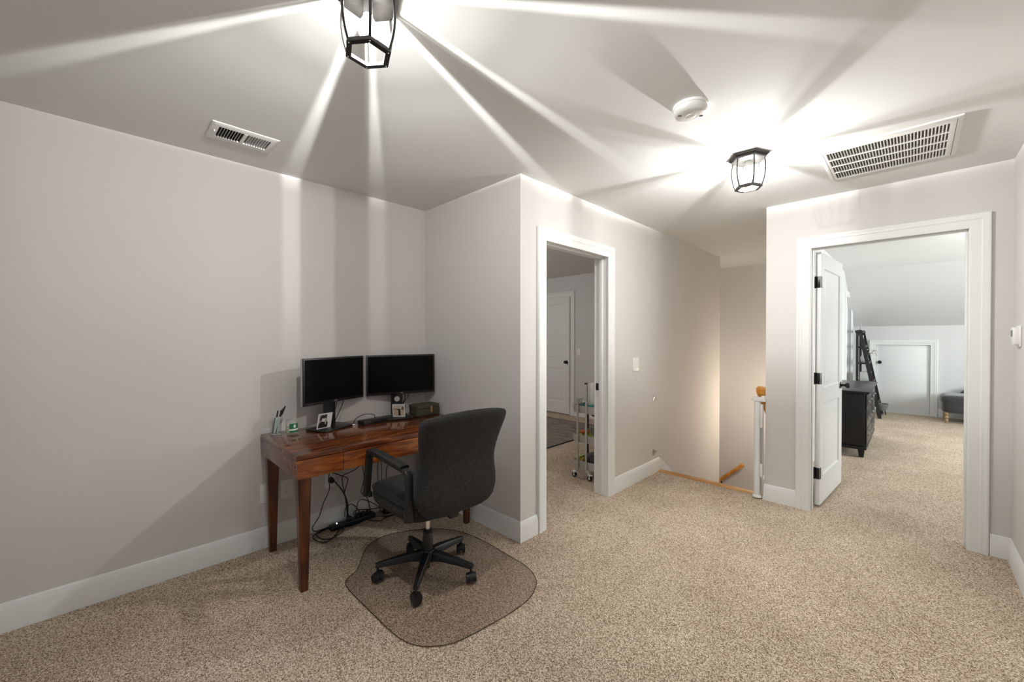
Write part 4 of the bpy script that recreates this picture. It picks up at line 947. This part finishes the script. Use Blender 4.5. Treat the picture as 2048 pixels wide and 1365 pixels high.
b = MB(); b.cyl((0, 0, .02), (0, 0, .84), .011, seg=14); obj('upright', b, 'black_metal', t)
b = MB(); b.box((-.035, -.02, .840), (.16, .02, .858), .006); obj('top_bar', b, 'black_metal', t)
b = MB(); b.box((-.02, -.12, .001), (.02, .12, .022), .006); b.box((-.02, -.02, .001), (.22, .02, .022), .006); b.tube([(.0, 0, .60), (.05, 0, .52), (.10, 0, .50)], .012, smooth=4); obj('foot', b, 'black_metal', t)

# ================================================================== BEDROOM
# dresser
t = thing('dresser', 'black chest of drawers against the bedroom wall behind the open door', 'dresser', (-.570, 6.71, 0))
b = MB(); b.box((-.203, -.69, .10), (.195, .69, .725), .002); obj('case', b, 'dresser_black', t)
b = MB(); b.box((-.203, -.712, .090), (.212, .712, .122), .006); obj('plinth_moulding', b, 'dresser_black', t)
b = MB(); b.prism([(-.203, -.715), (.205, -.715), (.230, -.735), (.230, .735), (.205, .715), (-.203, .715)], .722, .730); b.box((-.203, -.735, .730), (.236, .735, .752), .004); obj('top_board', b, 'dresser_black', t)
for c_i in range(2):
    for r_i in range(3):
        y0_ = -.665 + c_i * .670; z0_ = .135 + r_i * .195
        b = MB(); b.box((.196, y0_, z0_), (.212, y0_ + .655, z0_ + .183), .004); dr = obj('drawer', b, 'drawer_black', t)
        for yy in (.16, .495):
            b = MB(); b.tube([(.213, y0_ + yy - .030, z0_ + .100), (.226, y0_ + yy - .030, z0_ + .094), (.230, y0_ + yy, z0_ + .080), (.226, y0_ + yy + .030, z0_ + .094), (.213, y0_ + yy + .030, z0_ + .100)], .0035, smooth=4)
            b.cyl((.211, y0_ + yy - .030, z0_ + .100), (.216, y0_ + yy - .030, z0_ + .100), .010, seg=12); b.cyl((.211, y0_ + yy + .030, z0_ + .100), (.216, y0_ + yy + .030, z0_ + .100), .010, seg=12)
            obj('pull', b, 'pull_metal', dr, label='metal bail pull')
for lx in (-.165, .165):
    for ly in (-.665, .665):
        b = MB(); b.rings([[(lx + s1 * r_, ly + s2 * r_, z) for s1, s2 in ((1, 1), (-1, 1), (-1, -1), (1, -1))] for z, r_ in ((.0, .020), (.092, .030))]); obj('leg', b, 'dresser_black', t)

# ladder shelf
LSX = -.690
t = thing('ladder_shelf', 'tall black A-frame ladder shelf beside the small access door', 'shelf', (-.55, 9.44, 0))
LY = (9.12, 9.74)
for y in LY:
    b = MB(); b.box((-.690, y - .012, 0), (-.655, y + .012, 1.48), .002); obj('upright', b, 'shelf_black', t, world=True)
    b = MB(); b.prism([(-.405, 0), (-.355, 0), (-.618, 1.49), (-.668, 1.49)], y - .013, y + .013, 'y'); obj('slanted_rail', b, 'shelf_black', t, world=True)
b = MB(); b.prism([(-.700, 1.44), (-.700, 1.485), (-.610, 1.485), (-.602, 1.44)], LY[0] - .014, LY[1] + .014, 'y'); obj('top_board', b, 'shelf_black', t, world=True)
shz = [1.20, .92, .60, .24]
for z in shz:
    xe = -.405 - (.263 / 1.49) * z + .045
    b = MB(); b.box((-.690, LY[0] + .012, z - .018), (xe, LY[1] - .012, z), .002); b.box((xe - .012, LY[0] + .012, z), (xe, LY[1] - .012, z + .03), .002); obj('shelf_board', b, 'shelf_black', t, world=True)
# things on it
b = MB(); b.box((-.012, -.07, 0), (.006, .07, .20), .002); obj('picture_frame', b, 'ceramic', at=(-.63, 9.62, 1.2005), label='pale frame on the top ladder shelf', cat='picture frame')
b = MB(); b.rings([sq((0, 0, z), r_, r_, 14, 1) for z, r_ in ((0, .030), (.02, .045), (.09, .050), (.14, .030), (.15, .034))]); obj('grey_jar', b, 'ceramic', at=(-.595, 9.30, .9205), label='round pale jar on the second ladder shelf', cat='jar')
b = MB(); b.rings([sq((0, 0, z), r_, r_, 14, 1) for z, r_ in ((0, .022), (.06, .028), (.07, .020))]); obj('small_cup', b, 'pull_metal', at=(-.580, 9.43, .9205), label='small silvery cup next to the pale jar on the ladder shelf', cat='cup')
t = thing('flower_bunch', 'bunch of small pale flowers on the second ladder shelf near the access door', 'flowers', (-.575, 9.60, .9205))
b = MB(); b.rings([sq((0, 0, z), r_, r_, 12, 1) for z, r_ in ((0, .022), (.05, .026), (.08, .018))]); obj('vase', b, 'pull_metal', t)
b = MB(); random.seed(5)
for k in range(9): b.tube([(0, 0, .06), (random.uniform(-.03, .03), random.uniform(-.03, .03), .12), (random.uniform(-.06, .12), random.uniform(-.06, .06), random.uniform(.15, .22))], .0015, seg=5)
obj('stems', b, 'basket_grey', t)
b = MB()
for k in range(14): b.ball((random.uniform(-.06, .13), random.uniform(-.06, .06), random.uniform(.13, .23)), random.uniform(.008, .014), seg=7, n=5)
obj('blossoms', b, 'ceramic', t)
b = MB(); b.box((-.07, -.10, 0), (.07, .10, .16), .003); obj('book_box', b, 'ceramic', at=(-.575, 9.36, .6005), label='pale box on the third ladder shelf', cat='box')
b = MB(); b.box((-.08, -.13, 0), (.08, .13, .17), .006); obj('storage_bin', b, 'shelf_black', at=(-.560, 9.36, .2405), label='black bin on the lowest ladder shelf', cat='bin')
b = MB(); b.cyl((0, 0, 0), (.012, 0, .13), .012, .003, seg=10); obj('taper_ornament', b, 'pull_metal', at=(-.645, 9.30, 1.486), label='thin pointed ornament on top of the ladder shelf', cat='ornament')
t = thing('planter_basket', 'small grey basket on short legs beside the ladder shelf foot', 'basket', (-.375, 9.60, 0))
b = MB(); b.rings([sq((0, 0, z), r_, r_, 18, 1) for z, r_ in ((.075, .045), (.10, .062), (.17, .085), (.20, .088), (.20, .078), (.11, .055))]); obj('basket', b, 'basket_grey', t)
for k in range(3):
    a = R(30 + 120 * k); b = MB(); b.cyl((.045 * cos(a), .045 * sin(a), .085), (.060 * cos(a), .060 * sin(a), 0), .009, .007, seg=8); obj('leg', b, 'shelf_black', t)

# chaise
t = thing('chaise', 'dark grey velvet chaise with turned wooden legs beside the access door', 'chaise', (1.1, 9.60, 0))
b = MB(); rr = []
for s_, z in ((.96, .175), (.985, .19), (.99, .30), (.985, .315), (1.0, .33), (1.012, .37), (1.0, .41), (.975, .432), (.90, .448), (.5, .452), (.1, .452)):
    rr.append(sq((0, 0, z), .77 * (s_ if s_ > .9 else s_), .30 * s_, 40, .28))
b.rings(rr); obj('seat', b, 'velvet', t, ang=50)
b = MB(); pts = [(-.55, .30, .44), (-.50, .30, .50), (-.42, .30, .545), (-.30, .30, .57), (.2, .30, .63), (.72, .30, .80)]
rr = []
for x, y, z in pts: rr.append([(x, .22, .40), (x, .31, .40), (x, .33, z - .03), (x, .30, z), (x, .25, z), (x, .22, z - .03)])
b.rings(rr); obj('back_panel', b, 'velvet', t, ang=50)
LP = [(.013, 0), (.018, .012), (.013, .022), (.020, .034), (.026, .048), (.020, .062), (.017, .070), (.025, .082), (.030, .098), (.024, .114), (.018, .122), (.028, .134), (.034, .150), (.034, .178)]
for lx, ly in ((-.71, -.22), (-.71, .22), (.70, -.22), (.70, .22)):
    b = MB(); b.lathe(LP, (lx, ly, 0), 20); obj('leg', b, 'turned_wood', t, label='turned wooden leg')
